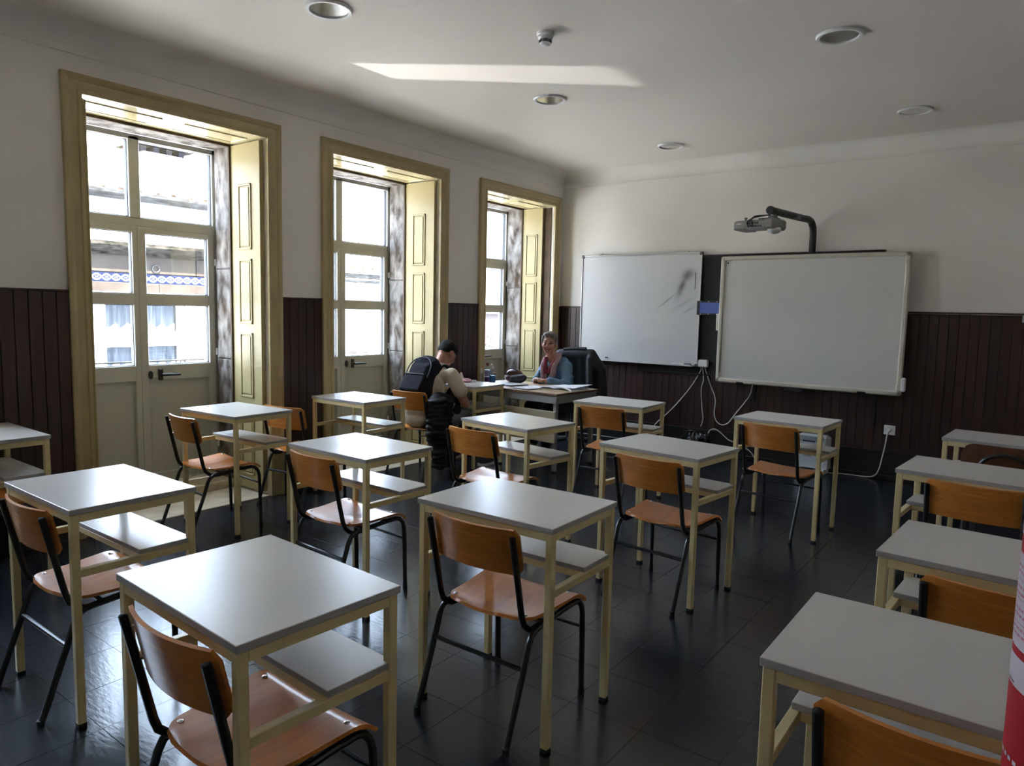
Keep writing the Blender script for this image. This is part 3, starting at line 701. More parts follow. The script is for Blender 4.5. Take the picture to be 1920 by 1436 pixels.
WX0, WX1, WZ0, WZ1 = -4.312, -2.876, 0.910, 2.088
wb = thing('whiteboard', 'glossy white marker board with smeared ink beside the window corner', 'whiteboard', ((WX0 + WX1) / 2, YB - 0.048, (WZ0 + WZ1) / 2))
ww, wh = WX1 - WX0, WZ1 - WZ0
obj('surface', G().box((0, 0, 0), (ww - .02, 0.012, wh - .02)), M['whiteboard'], wb, smooth=0)
for nm, c, d in (('frame_rail', (0, -.004, wh / 2 - .006), (ww, .022, .016)), ('frame_rail', (0, -.004, -wh / 2 + .006), (ww, .022, .016)), ('frame_rail', (-ww / 2 + .006, -.004, 0), (.014, .022, wh)), ('frame_rail', (ww / 2 - .006, -.004, 0), (.014, .022, wh))):
    obj(nm, G().box(c, d, .003), M['board_frame'], wb)
for a in (-1, 1):
    for b in (-1, 1): obj('corner_cap', G().box((a * (ww / 2 - .012), -.006, b * (wh / 2 - .012)), (.034, .026, .034), .006), M['zip'], wb)
for x in (-0.49, 0.53):
    g = G(); g.box((x, 0.012, wh / 2 + .012), (.035, .03, .018), .003); g.tube([(x + .02, -.01, wh / 2 + .014), (x + .02, .03, wh / 2 + .014)], .008, 8); obj('hook', g, M['chrome'], wb)
obj('pen_tray', G().box((0.02, -.030, -wh / 2 + .002), (ww - .12, .045, .008), .002), M['board_frame'], wb)
g = G(); g.box((0.655, -0.012, 0.30), (0.006, 0.004, 0.17), .001); obj('marker_line', g, M['black_plastic'], wb)
tag(obj('marker_pen', G().tube([(-3.15, YB - .078, .925), (-3.01, YB - .078, .925)], .008, 10), M['white_plastic']), 'white marker lying on the whiteboard tray', 'marker')
er = thing('board_eraser', 'grey board eraser at the end of the whiteboard tray', 'eraser', (-2.975, YB - .078, .9175)); obj('grip', G().box((0, 0, .016), (.07, .03, .016), .004), M['zip'], er); obj('felt', G().box((0, 0, .005), (.068, .028, .008)), M['white_plastic'], er)
for x in (-4.09, -3.95): tag(obj('magnet', G().box((x, YB - .062, .945), (.035, .012, .014), .003), M['zip']), 'small grey magnet low on the whiteboard, ' + ('closer to the window corner' if x < -4 else 'closer to its middle'), 'magnet', 'magnets on the whiteboard')

iw = thing('interactive_whiteboard', 'large matt interactive board with cream frame under the projector', 'interactive whiteboard', (-1.808, YB - 0.115, 1.404))
IW, IH = 1.672, 1.252
obj('surface', G().box((0, 0.006, 0), (IW - .05, 0.03, IH - .05)), M['iwb'], iw, smooth=0)
for c, d in (((0, 0, IH / 2 - .02), (IW - .08, .056, .040)), ((0, 0, -IH / 2 + .02), (IW - .08, .056, .044)), ((-IW / 2 + .02, 0, 0), (.040, .056, IH - .08)), ((IW / 2 - .02, 0, 0), (.040, .056, IH - .08))):
    obj('frame_rail', G().box(c, d, .014), M['cream_plastic'], iw)
for a in (-1, 1):
    for b in (-1, 1):
        g = G(); g.box((a * (IW / 2 - .0225), 0, b * (IH / 2 - .055)), (.045, .06, .11), .015); g.box((a * (IW / 2 - .055), 0, b * (IH / 2 - .0225)), (.11, .06, .045), .015); obj('corner_cap', g, M['cream_plastic'], iw)
for x in (-.585, .52): obj('clip', G().box((x, -.012, -IH / 2 + .004), (.07, .05, .022), .003), M['black_plastic'], iw)
obj('pen_holder', G().box((IW / 2 + .012, -.012, -IH / 2 + .10), (.038, .05, .12), .01), M['white_plastic'], iw)
obj('mount', G().box((0, 0.055, 0.05), (1.2, 0.066, 0.7), .004), M['black_plastic'], iw)
for x, zl in ((.61, -.93), (-.48, -.80)): obj('mount_rail', G().box((x, .092, (zl - .3) / 2), (.035, .018, abs(zl + .3)), .003), M['black_plastic'], iw)
obj('socket_strip', G().box((-IW / 2 - .012, 0.01, -.025), (.03, .05, .17), .006), M['cream_plastic'], iw)
obj('dot_mark', G().box((-IW / 2 + .068, -.010, IH / 2 - .065), (.014, .004, .014), .001), M['black_plastic'], iw)
g = G(); g.box((-.07, -.005, -IH / 2 - .022), (.17, .05, .026), .008); g.ell((-.05, -.02, -IH / 2 - .04), (.05, .03, .012)); obj('sensor_bar', g, M['black_plastic'], iw)

# projector on its arm
AX = -1.807
ar = thing('support_bracket', 'black bent tube arm rising from the top of the interactive board', 'bracket', (AX, YB - 0.06, 2.06))
pth = smooth_path([(0, 0, -.10), (0, 0, .0), (0, -.005, .16), (-.003, -.03, .235), (-.015, -.10, .278), (-.03, -.33, .272), (-.055, -.70, .262), (-.075, -1.06, .252)], 5)
obj('tube', G().tube(pth, .031, 14), M['arm'], ar)
obj('clamp', G().box((0, .006, -.055), (.10, .075, .085), .008), M['arm'], ar)
obj('rating_label', G().box((-.012, -.492, .262), (.03, .12, .03), .004), M['zip'], ar)
obj('end_ring', G().tube([(-.0742, -1.045, .2525), (-.0755, -1.066, .252)], .034, 14), M['rubber'], ar)
pr = thing('projector', 'grey short throw projector hanging from the black arm', 'projector', (AX - .15, YB - 1.04, 2.253), R(-8)); pr.scale = (.84, .84, .84)
g = G(); g.box((-.06, .02, -.055), (.40, .26, .085), .014); obj('housing', g, M['proj'], pr)
obj('front_block', G().box((-.20, .02, -.062), (.13, .265, .085), .012), M['proj'], pr)
g = G(); g.box((.10, .035, -.055), (.115, .30, .105), .02); obj('lens_housing', g, M['proj'], pr)
obj('lens_dome', G().ell((.105, .02, -.108), (.062, .085, .042), 18, 10), M['white_plastic'], pr)
g = G()
for i, (x, wd) in enumerate(((-.10, .02), (-.066, .03), (-.03, .03), (.003, .014), (.024, .014), (-.10, .026), (-.06, .018), (-.02, .04))): g.box((x, -.112, -.075 + (.03 if i > 4 else 0)), (wd, .006, .016), .001)
obj('port_row', g, M['black_plastic'], pr)
g = G(); g.lathe([(0.0001, 0), (.013, 0), (.010, .02), (.016, .03), (.016, .042), (.0001, .045)], 14, (-.19, .0, -.014)); obj('foot_knob', g, M['proj'], pr)
g = G(); g.box((0.05, .02, .0), (.17, .12, .014), .003); g.box((.085, .02, .018), (.07, .07, .026), .004); obj('mount_plate', g, M['zip'], pr)
g = G()
for q in range(3): g.tube(smooth_path([(.07, -.02 + q * .01, .035), (-.05, -.085, .012 + .006 * q), (-.105 + q * .02, -.13, -.03), (-.10 + q * .022, -.118, -.07)]), .006, 6)
obj('lead', g, M['black_plastic'], pr)
obj('nameplate', G().box((-.20, -.113, -.045), (.045, .002, .008)), M['white_plastic'], pr)

bp = thing('blue_dotted_panel', 'small blue dotted panel in black frame between the two boards', 'panel', (-2.778, YB - .069, 1.519))
obj('frame', G().box((0, 0, 0), (.25, .012, .145), .003).box((.03, .028, 0), (.16, .05, .12), .003), M['black_plastic'], bp)
obj('blue_face', G().box((.012, -.007, 0), (.205, .006, .110), .001), M['blue'], bp)
g = G()
for i in range(7):
    for j in range(13 if i % 2 else 12): g.box((-.08 + .0155 * j + (0 if i % 2 else .0075), -.011, -.047 + .0157 * i), (.004, .004, .004))
tag(obj('stud_grid', g, M['label'], bp, smooth=0), kind='stuff')
for x in (-.085, .0, .085):
    for z in (-.064, .064): obj('screw', G().ell((x, -.007, z), (.006, .003, .006), 8, 5), M['chrome'], bp)

jb = thing('cable_box', 'white cable box on the wall below the whiteboard corner', 'junction box', (-2.812, YB - .052, .947)); obj('cover', G().box((0, 0, 0), (.108, .046, .078), .012), M['white_plastic'], jb); obj('lid_line', G().box((0, -.024, .004), (.088, .002, .055), .001), M['white_plastic'], jb)
def cable(pts, label, r=.0055):
    return tag(obj('cable', G().tube(smooth_path(pts, 7), r, 7), M['cable']), label, 'cable')
yw = YB - .030
cable([(-2.84, yw - .02, .91), (-2.85, yw, .86), (-2.94, yw, .70), (-3.08, yw, .515), (-3.195, yw, .387), (-3.30, yw, .285), (-3.36, yw - .01, .20), (-3.42, yw - .06, .02), (-3.7, yw - .10, .008)], 'white cable running slantwise from the cable box to behind the front desk')
cable([(-2.82, yw - .02, .91), (-2.81, yw, .78), (-2.83, yw, .676), (-2.812, yw, .48), (-2.795, yw, .37), (-2.806, yw - .02, .29)], 'white cable hanging straight down from the cable box to the black bag', .0045)
cable([(-2.795, yw - .02, .91), (-2.785, yw, .86), (-2.738, yw, .74), (-2.675, yw, .59), (-2.678, yw, .44), (-2.65, yw, .36), (-2.592, yw, .328), (-2.525, yw, .356), (-2.452, yw, .462), (-2.368, yw, .58), (-2.318, yw, .665), (-2.295, yw, .78), (-2.28, yw, .84)], 'white cable looping from the cable box up behind the interactive board')
yf = 6.95
cable([(-2.672, yf, .02), (-2.676, yf, .153), (-2.684, yf, .229), (-2.659, yf, .282), (-2.603, yf, .294), (-2.546, yf, .262), (-2.471, yf, .206), (-2.399, yf, .183), (-2.25, yf, .12), (-2.15, yf - .02, .02), (-2.0, yf - .02, .008), (-1.82, yf, .008), (-1.795, yf, .05)], 'white cable arching out of the black bag towards the heater')
cable([(-2.20, 6.62, .008), (-2.05, 6.72, .008), (-1.96, 6.70, .008), (-1.92, 6.60, .008), (-1.98, 6.50, .008)], 'short white cable end lying on the floor behind the front desk', .005)
tg = thing('black_rubbish_bag', 'shiny black bag standing against the skirting under the cable', 'bag', (-2.805, 6.94, 0))
g = G(); g.ell((0, 0, .12), (.165, .09, .12)); g.ell((-.03, .01, .20), (.14, .075, .055)); g.ell((.08, -.02, .19), (.075, .06, .05))
for q in range(7): g.cap((-.13 + .043 * q, -.07, .06), (-.12 + .04 * q, -.045, .24 + .01 * (q % 2)), .018, .012)
blob(g, 'body', M['tray'], .009, 3, tg)
obj('knot', G().tube(smooth_path([(-.13, -.02, .235), (-.05, -.05, .262), (.05, -.045, .262), (.13, 0, .236)]), .009, 7), M['tray'], tg)

so = thing('wall_socket', 'white wall socket with round plug on the dark panelling', 'socket', (-1.055, YB - .021, .455)); obj('plate', G().box((0, 0, 0), (.092, .014, .086), .006), M['white_plastic'], so)
obj('plug', G().lathe([(.0001, 0), (.021, 0), (.021, .028), (.014, .036), (.0001, .037)], 18, (0, 0, 0), Matrix.Translation((.0, -.006, .004)) @ Matrix.Rotation(R(90), 4, 'X')), M['white_plastic'], so)
cable([(-1.055, yw - .03, .452), (-1.066, yw - .035, .40), (-1.078, yw - .01, .313), (-1.098, yw, .19), (-1.112, yw - .01, .10), (-1.14, yw - .02, .035), (-1.20, yw - .03, .010), (-1.32, yw - .03, .008), (-1.44, yw - .05, .008), (-1.52, 6.98, .010), (-1.55, 6.96, .03)], 'white mains cable dropping from the wall socket to the heater')
ht = thing('electric_heater', 'pale electric heater on feet behind the front desk of the third row', 'heater', (-1.655, 6.955, 0), R(-2))
g = G(); g.box((0, 0, .205), (.285, .12, .31), .025); g.prism([(-.06, .05), (.06, .05), (.05, .14), (-.05, .14)], -.1425, .1425, 'x'); obj('body', g, M['heater'], ht)
obj('control_strip', G().box((-.02, -.0595, .325), (.24, .006, .05), .003), M['heater_grey'], ht)
g = G(); g.box((-.03, -.061, .30), (.11, .01, .012), .002); obj('grip_slot', g, M['black_plastic'], ht)
obj('vent_panel', G().box((-.035, -.061, .185), (.065, .006, .055), .002), M['heater_grey'], ht)
[obj('dial', G().ell((x, -.063, .335), (.006, .004, .006), 8, 5), M['zip'], ht) for x in (.03, .10)]
for x in (-.11, .11): obj('foot', G().box((x, -.01, .025), (.035, .16, .05), .012), M['white_plastic'], ht)

# ---------------------------------------------------------------- school desks
DW, DD, DH = 0.5845, 0.435, 0.76
def make_desk():
    t = thing('school_desk', '', 'desk')
    x1, y1 = DW, DD
    g = G(); g.box((x1 / 2, y1 / 2, DH - .0095), (x1, y1, .019), .0015); g.cm = 0
    me = mesh_of(g, 'desktop', [M['laminate'], M['lam_edge']], 30)
    for p in me.polygons:
        if abs(p.normal.z) < .5: p.material_index = 1
    link('desktop', me, t)
    s = .026; e = .005; zt = DH - .0195
    leg = mesh_of(G().box((0, 0, (zt + .012) / 2), (s, s, zt - .012), .0025), 'leg', M['cream'], 30); ft = mesh_of(G().box((0, 0, .0075), (s + .002, s + .002, .015), .002), 'foot_cap', M['rubber'], 0)
    for x in (e + s / 2, x1 - e - s / 2):
        for y in (e + s / 2, y1 - e - s / 2):
            l = link('leg', leg, t); l.location = (x, y, 0); f = link('foot_cap', ft, l)
    for y in (e + s / 2, y1 - e - s / 2): obj('apron_rail', G().box((x1 / 2, y, zt - .014), (x1 - 2 * e - 2 * s, s - .002, .028), .002), M['cream'], t)
    for x in (e + s / 2, x1 - e - s / 2):
        obj('apron_rail', G().box((x, y1 / 2, zt - .014), (s - .002, y1 - 2 * e - 2 * s, .028), .002), M['cream'], t)
        obj('side_rail', G().box((x, y1 / 2, .536), (s - .002, y1 - 2 * e - 2 * s, .026), .002), M['cream'], t)
    obj('shelf_rail', G().box((x1 / 2, y1 - .195, .537), (x1 - 2 * e - 2 * s, .024, .024), .002), M['cream'], t)
    me = mesh_of(G().box((x1 / 2, y1 - .111, .5585), (x1 - .022, .196, .018), .0015), 'shelf', [M['laminate'], M['lam_edge']], 30)
    for p in me.polygons:
        if abs(p.normal.z) < .5: p.material_index = 1
    link('shelf', me, t)
    return t
RN = ('rearmost', 'second from the rear', 'third from the rear', 'front')
DESKS = [  # letter, x, y, angle, label
 ('K', -4.6100, 1.0203, 0.0, 'grey-topped desk standing against the panelling on the rear side, half cut off'),
 ('I', -4.5087, 2.3902, .0574, 'grey-topped school desk standing in front of the first balcony door'),
 ('D', -4.4814, 3.4151, .0222, 'grey-topped school desk by the panelling between first and second balcony doors'),
 ('P', -4.615, 4.835, .0, 'school desk pushed against the teacher\'s desk, in front of the student'),
 ('J', -3.0917, .9526, -.0066, 'rearmost grey-topped school desk in the second row from the windows'),
 ('C', -2.9914, 2.1359, -.0114, 'second desk from the rear in the second row from the windows'),
 ('E', -2.9335, 3.3857, -.1343, 'third desk from the rear in the second row, turned slightly askew'),
 ('H', -2.9021, 4.6783, .0408, 'front desk of the second row, below the glossy whiteboard'),
 ('A', -1.8329, .7948, -.0504, 'rearmost desk of the third row from the windows, largest in view'),
 ('B', -1.7776, 1.8173, .0192, 'second desk from the rear in the third row from the windows'),
 ('F', -1.8537, 3.2605, -.1084, 'third desk from the rear in the third row from the windows'),
 ('G', -1.6605, 4.7542, -.0521, 'front desk of the third row, before the heater and interactive board'),
 ('L', -.4101, 1.4026, 0.0, 'rearmost desk of the row farthest from the windows, by the extinguisher'),
 ('M', -.3532, 2.2962, -.0595, 'second desk from the rear in the row farthest from the windows'),
 ('N', -.5069, 3.6449, -.0717, 'third desk from the rear in the row farthest from the windows'),
 ('O', -.4429, 4.8368, -.069, 'front desk of the farthest row, with brown arched chair pulled up'),
]
desk0 = make_desk(); first = True
for nm, x, y, a, lb in DESKS:
    d = desk0 if first else copy_tree(desk0); first = False
    d.location = (x, y, 0); d.rotation_euler = (0, 0, a); tag(d, lb, 'desk', 'grey-topped school desks')

# ---------------------------------------------------------------- school chairs
def up_y(z):            # rear face line of the back uprights
    return -.140 - .062 * (z - .43) / .282
def make_chair():
    t = thing('school_chair', '', 'chair')
    r = .0112
    def ends(P, x): return [(x, a, b) for a, b in P]
    fl = [(.236, .012), (.229, .28), (.226, .325), (.216, .356), (.196, .378), (.17, .386), (.12, .384)]
    rl = [(-.05, .372), (-.085, .366), (-.108, .352), (-.122, .328), (-.148, .25), (-.236, .012)]
    for s in (-1, 1):
        for P in (fl, rl):
            l = obj('leg', G().tube(ends(P, s * .2), r, 10), M['tube'], t)
            p = P[0] if P is fl else P[-1]
            obj('foot_cap', G().lathe([(.0001, 0), (.0115, 0), (.0125, .004), (.0122, .022), (.0001, .022)], 10, (s * .2, p[0] - (.003 if P is rl else 0), 0)), M['rubber'], l)
        obj('side_rail', G().tube(ends([(.122, .384), (.03, .378), (-.052, .372)], s * .2), r, 10), M['tube'], t)
        up = [(-.202, .712), (-.140, .43), (-.129, .398), (-.104, .374), (-.08, .362), (-.04, .362), (.06, .370)]
        u = obj('back_post', G().tube(ends(up, s * .181), r, 10), M['tube'], t)
        obj('post_cap', G().ell((s * .181, -.202, .712), (r, r, .005), 10, 6), M['rubber'], u)
        for z in (.60, .685): obj('screw', G().tube([(s * .176, up_y(z) + .004, z), (s * .172, up_y(z) + .018, z)], .0045, 8), M['chrome'], t)
        for y in (-.085, .165): obj('screw', G().ell((s * (.158 if y < 0 else .175), y, 0.4058 if y < 0 else .4135), (.0085, .0085, .0035), 10, 6), M['chrome'], t)
    obj('rear_stretcher', G().tube([(-.2, -.148, .25), (.2, -.148, .25)], .0085, 8), M['tube'], t)
    obj('front_stretcher', G().tube([(-.2, .2285, .27), (.2, .2285, .27)], .0075, 8), M['tube'], t)
    for y in (-.03, .13): obj('seat_bar', G().tube([(-.2, y, .378), (.2, y, .378)], .0085, 8), M['tube'], t)
    def seat(u, v):
        yy = -.142 + .372 * v
        if yy < -.06:
            k = min(1, (yy + .142) / .082); hw = .085 + .09 * math.sqrt(max(0, 1 - (1 - k) ** 2)) + .012 * k
        else: hw = .187 + .026 * min(1, (yy + .06) / .25)
        uu = 2 * u - 1
        z = .392 + .008 * uu * uu + .010 * max(0, (-.05 - yy) / .09) ** 2 + .010 * max(0, min(1, (yy - .02) / .13))
        if yy > .165: z -= .034 * ((yy - .165) / .065) ** 2
        return (uu * hw, yy, z)
    obj('seat', G().sheet(seat, 14, 22, .011), M['ply_seat'], t, smooth=45)
    def back(u, v):
        uu = 2 * u - 1; x = .193 * uu; rr = .022; ex = max(0, abs(x) - (.193 - rr)); cut = rr - math.sqrt(max(0, rr * rr - ex * ex))
        z0, z1 = .575 + cut, .735 - cut; z = z0 + (z1 - z0) * v
        return (x, up_y(z) + .026 - .038 * (1 - uu * uu), z)
    obj('backrest', G().sheet(back, 22, 8, .010), M['ply'], t, smooth=45)
    return t
CH = [
 ('K', -4.33, 1.20, 0.02, 'orange plywood chair at the half cut-off desk on the rear side, mostly hidden'),
 ('I', -4.325, 2.495, R(-4), 'orange plywood chair at the desk in front of the first balcony door'),
 ('D', -4.31, 3.20, R(9), 'orange plywood chair by the panelling between first and second balcony doors'),
 ('P', -4.372, 4.515, R(6), 'orange plywood chair with the student sitting on it'),
 ('J', -2.83, 1.12, 0.0, 'orange plywood chair under the rearmost desk of the second row'),
 ('C', -2.765, 2.30, R(-3), 'orange plywood chair at the second desk from the rear, second row'),
 ('E', -2.70, 3.405, R(-1.5), 'orange plywood chair at the askew third desk of the second row'),
 ('H', -2.64, 4.845, R(2), 'orange plywood chair at the front desk below the glossy whiteboard'),
 ('A', -1.492, .94, R(-.3), 'orange plywood chair at the rearmost desk of the third row'),
 ('B', -1.505, 1.99, R(.3), 'orange plywood chair at the second desk from the rear, third row'),
 ('F', -1.512, 3.365, R(-5), 'orange plywood chair at the third desk from the rear, third row'),
 ('G', -1.38, 4.90, R(-7), 'orange plywood chair at the front desk before the interactive board'),
 ('L', -.10, 1.555, R(-1), 'orange plywood chair at the rearmost desk beside the red extinguisher'),
 ('M', -.03, 2.43, R(-2), 'orange plywood chair at the second desk of the farthest row'),
 ('N', -.178, 3.81, R(-4), 'orange plywood chair at the third desk of the farthest row'),
]
chair0 = make_chair(); first = True
for nm, x, y, a, lb in CH:
    c = chair0 if first else copy_tree(chair0); first = False
    c.location = (x, y, 0); c.rotation_euler = (0, 0, a); tag(c, lb, 'chair', 'orange plywood school chairs')

# brown chair with arched tube at the far front desk
bc = thing('arched_chair', 'dark brown chair with a black arched tube behind its back', 'chair', (-.10, 4.80, 0), R(-4))
def bback(u, v):
    uu = 2 * u - 1; x = .21 * uu; rr = .06; ex = max(0, abs(x) - (.21 - rr)); cut = rr - math.sqrt(max(0, rr * rr - ex * ex))
    z = .50 + cut * .6 + (.775 - cut - .50 - cut * .6) * v
    return (x, -.17 - .10 * (z - .5) - .02 * (1 - uu * uu), z)
obj('backrest', G().sheet(bback, 20, 8, .012), M['brown_ply'], bc, smooth=45)
obj('seat', G().sheet(lambda u, v: ((2 * u - 1) * (.18 + .03 * v), -.15 + .38 * v, .43 + .01 * (2 * u - 1) ** 2 - (.03 * max(0, (v - .85) / .15) ** 2)), 10, 14, .012), M['brown_ply'], bc, smooth=45)
ap = [(-.13, -.18, .40), (-.125, -.215, .55)] + [(-.12 * math.cos(a), -.235 - .012 * math.sin(a), .64 + .095 * math.sin(a)) for a in [math.pi * i / 10 for i in range(11)]] + [(.125, -.215, .55), (.13, -.18, .40)]
obj('arch_tube', G().tube(ap, .0125, 10), M['tube'], bc)
obj('support_bar', G().tube([(-.13, -.18, .405), (.13, -.18, .405)], .011, 8), M['tube'], bc)
for s in (-1, 1):
    obj('seat_rail', G().tube([(s * .17, -.18, .405), (s * .17, .19, .405)], .011, 8), M['tube'], bc)
    obj('leg', G().tube([(s * .17, .18, .405), (s * .19, .23, .0)], .012, 8), M['tube'], bc); obj('leg', G().tube([(s * .17, -.17, .405), (s * .19, -.24, .0)], .012, 8), M['tube'], bc)
obj('support_bar', G().tube([(-.17, -.18, .405), (.17, -.18, .405)], .011, 8), M['tube'], bc)

# ---------------------------------------------------------------- teacher's desk and what lies on it
TA = R(-3.6); TZ = .72
tdx = thing('teacher_desk', 'teacher\'s desk with pale top, grey metal apron and beige front panel', 'desk', (-3.418, 5.232, 0), TA)
TWD, TDP = 1.145, .655
g = G(); g.box((-TWD / 2, TDP / 2, TZ - .011), (TWD, TDP, .022), .002); me = mesh_of(g, 'desktop', [M['tdesk'], M['tedge']], 30)
for p in me.polygons:
    if abs(p.normal.z) < .5: p.material_index = 1
link('desktop', me, tdx)
for c, d in (((-TWD / 2, .022, TZ - .057), (TWD - .02, .022, .07)), ((-TWD / 2, TDP - .022, TZ - .057), (TWD - .02, .022, .07)), ((-.016, TDP / 2, TZ - .057), (.022, TDP - .03, .07)), ((-TWD + .016, TDP / 2, TZ - .057), (.022, TDP - .03, .07))):
    obj('apron', G().box(c, d, .003), M['greymetal'], tdx)
for x in (-.04, -TWD + .04):
    for y in (.045, TDP - .045):
        l = obj('leg', G().box((x, y, .345), (.036, .036, .68), .003), M['greymetal'], tdx); obj('foot_cap', G().box((x, y, .008), (.04, .04, .016), .003), M['rubber'], l)
obj('modesty_panel', G().box((-TWD / 2 + .008, .016, .415), (TWD - .06, .018, .285), .003), M['beige_panel'], tdx)
def onT(px_, py): return (px_, py)
def sheaf(name, corners, z, n, label, cat, m=None, cover=None):
    """n loose sheets with the given four corners (world xy)"""
    cx = sum(c[0] for c in corners) / 4; cy_ = sum(c[1] for c in corners) / 4
    t = thing(name, label, cat, (cx, cy_, z)); zz = 0
    if cover:
        obj('cover', G().prism([(1.03 * (c[0] - cx), 1.03 * (c[1] - cy_)) for c in corners], 0, .005), cover, t); zz = .005
    for i in range(n):
        a = R(random.uniform(-5, 5)); P = [((c[0] - cx) * math.cos(a) - (c[1] - cy_) * math.sin(a), (c[0] - cx) * math.sin(a) + (c[1] - cy_) * math.cos(a)) for c in corners]
        k = [random.uniform(0, .004) for _ in range(4)]
        def fn(u, v, P=P, zz=zz, k=k):
            x = (1 - u) * ((1 - v) * P[0][0] + v * P[3][0]) + u * ((1 - v) * P[1][0] + v * P[2][0]); y = (1 - u) * ((1 - v) * P[0][1] + v * P[3][1]) + u * ((1 - v) * P[1][1] + v * P[2][1])
            return (x, y, zz + .001 + k[0] * u * u * (1 - v) + k[2] * v * v * u)
        obj('sheet', G().sheet(fn, 5, 5, .0009), M['paper'], t, smooth=60); zz += .0028
    return t
sheaf('loose_papers', [(-4.33, 5.50), (-4.08, 5.42), (-4.01, 5.62), (-4.26, 5.70)], TZ, 3, 'loose white papers fanned on the desk beside the dark red bag', 'papers', cover=M['folder_dark'])
sheaf('exam_papers', [(-3.97, 5.33), (-3.77, 5.28), (-3.74, 5.56), (-3.94, 5.61)], TZ, 3, 'white exam sheets on a grey folder at the front edge of the teacher\'s desk', 'papers', cover=M['folder_dark'])
bk = thing('open_ring_binder', 'open binder with white sheets in front of the woman', 'binder', (-3.585, 5.60, TZ), R(-6))
obj('cover', G().box((0, 0, .004), (.44, .30, .007), .002), M['binder'], bk)
for s, h in ((-1, .020), (1, .026)):
    obj('page_block', G().sheet(lambda u, v, s=s, h=h: (s * (.008 + .195 * u), -.14 + .28 * v, .010 + h * math.sin(math.pi * min(1, .12 + u * .95)) * .9), 10, 3, .006), M['paper'], bk, smooth=60)
obj('loose_sheet', G().sheet(lambda u, v: (.20 - .24 * u + .02 * v, -.10 + .26 * v, .034 + .022 * v * (1 - u)), 6, 6, .0009), M['paper'], bk, smooth=60)

def bottle(name, label, x, y, parts):
    t = thing(name, label, 'bottle', (x, y, TZ))
    for nm, prof, m, kw in parts: obj(nm, G().lathe(prof, 18, (0, 0, 0), None, *kw), m, t)
    return t
t = bottle('spray_bottle', 'small clear spray bottle, shortest of the three', -4.585, 5.60, [('bottle_body', [(.0001, 0), (.022, 0), (.024, .01), (.024, .06), (.012, .085), (.0001, .086)], M['clear'], ()), ('spray_head', [(.0001, .086), (.014, .086), (.013, .10), (.006, .135), (.0001, .137)], M['white_plastic'], ())])
t = bottle('lilac_bottle', 'lilac labelled gel bottle with dark pink cap between the clear and the blue bottle', -4.53, 5.63, [('bottle_body', [(.0001, .0), (.033, .0), (.034, .01), (.034, .13), (.016, .165), (.0001, .166)], M['clear'], (1, .7)), ('gel', [(.0001, .003), (.031, .003), (.031, .05), (.0001, .05)], M['purple_liquid'], (1, .7)), ('bottle_label', [(.0346, .055), (.0346, .12)], M['lilac'], (1, .72)), ('bottle_cap', [(.0001, .166), (.015, .166), (.015, .19), (.0001, .19)], M['scarf_red'], ())])
t = bottle('pump_bottle', 'clear pump bottle half full of blue gel', -4.44, 5.60, [('bottle_body', [(.0001, .0), (.036, .0), (.037, .01), (.037, .10), (.014, .14), (.0001, .141)], M['clear'], (1, .75)), ('gel', [(.0001, .003), (.034, .003), (.034, .072), (.0001, .072)], M['blue_liquid'], (1, .75)), ('pump_collar', [(.0001, .141), (.014, .141), (.013, .158), (.005, .160), (.005, .178), (.0001, .178)], M['white_plastic'], ())])
g = G(); g.tube([(0, 0, .178), (0, -.012, .182), (.004, -.035, .176)], [.009, .008, .004], 8); obj('nozzle', g, M['white_plastic'], t)
bg_ = thing('wine_red_bag', 'dark red and black handbag slumped on the teacher\'s desk', 'handbag', (-4.24, 5.72, TZ))
g = G(); g.ell((0, 0, .05), (.13, .07, .05)); g.ell((-.02, .01, .09), (.10, .055, .055)); blob(g, 'bag_body', M['wine_bag'], .008, 4, bg_)
g = G(); g.ell((.05, -.035, .05), (.095, .055, .045)); g.ell((.09, -.02, .065), (.06, .05, .035)); blob(g, 'flap', M['coat'], .008, 3, bg_)
obj('handle', G().tube(smooth_path([(-.115, -.02, .04), (-.10, -.03, .11), (-.03, -.035, .148), (.05, -.03, .135)]), .007, 7), M['wine_bag'], bg_)
obj('tag', G().box((-.075, -.072, .065), (.018, .004, .035), .002), M['white_plastic'], bg_)
pk = thing('pink_pouch', 'flat pink pouch lying at the window end of the school desk', 'pouch', (-4.42, 5.10, DH))
blob(G().ell((0, 0, .015), (.13, .05, .016)).ell((.05, .01, .02), (.07, .045, .02)), 'pouch_body', M['pink'], .006, 4, pk); obj('zipper', G().tube([(-.11, -.03, .024), (.10, -.02, .032)], .003, 6), M['zip'], pk)
def tissue(x, y, a, label):
    t = thing('tissue_tuft', label, 'tissue', (x, y, DH + .002), a, 'crumpled tissues')
    g = G(); g.sheet(lambda u, v: ((.045 - .035 * v) * math.cos(R(360) * u) + .01 * math.sin(9 * u) * (1 - v), (.028 - .02 * v) * math.sin(R(360) * u), .004 + .075 * v), 18, 6, .003); g.sheet(lambda u, v: (-.05 + .10 * u, -.03 + .06 * v, .004 + .006 * math.sin(7 * u + 3 * v)), 8, 6, .002)
    obj('tissue_fold', g, M['tissue'], t, smooth=50); return t
tissue(-4.565, 5.115, .3, 'cone-shaped crumpled tissue at the window side of the pink pouch'); tissue(-4.50, 5.185, -.4, 'crumpled tissue beside the pink pouch, closer to the bottles')
eb = thing('white_rubber', 'small white rubber on the student\'s desk', 'rubber', (-4.345, 5.20, DH)); obj('block', G().box((0, 0, .009), (.045, .025, .018), .004), M['white_plastic'], eb); obj('sleeve', G().box((.008, 0, .009), (.022, .027, .0195), .002), M['label'], eb)

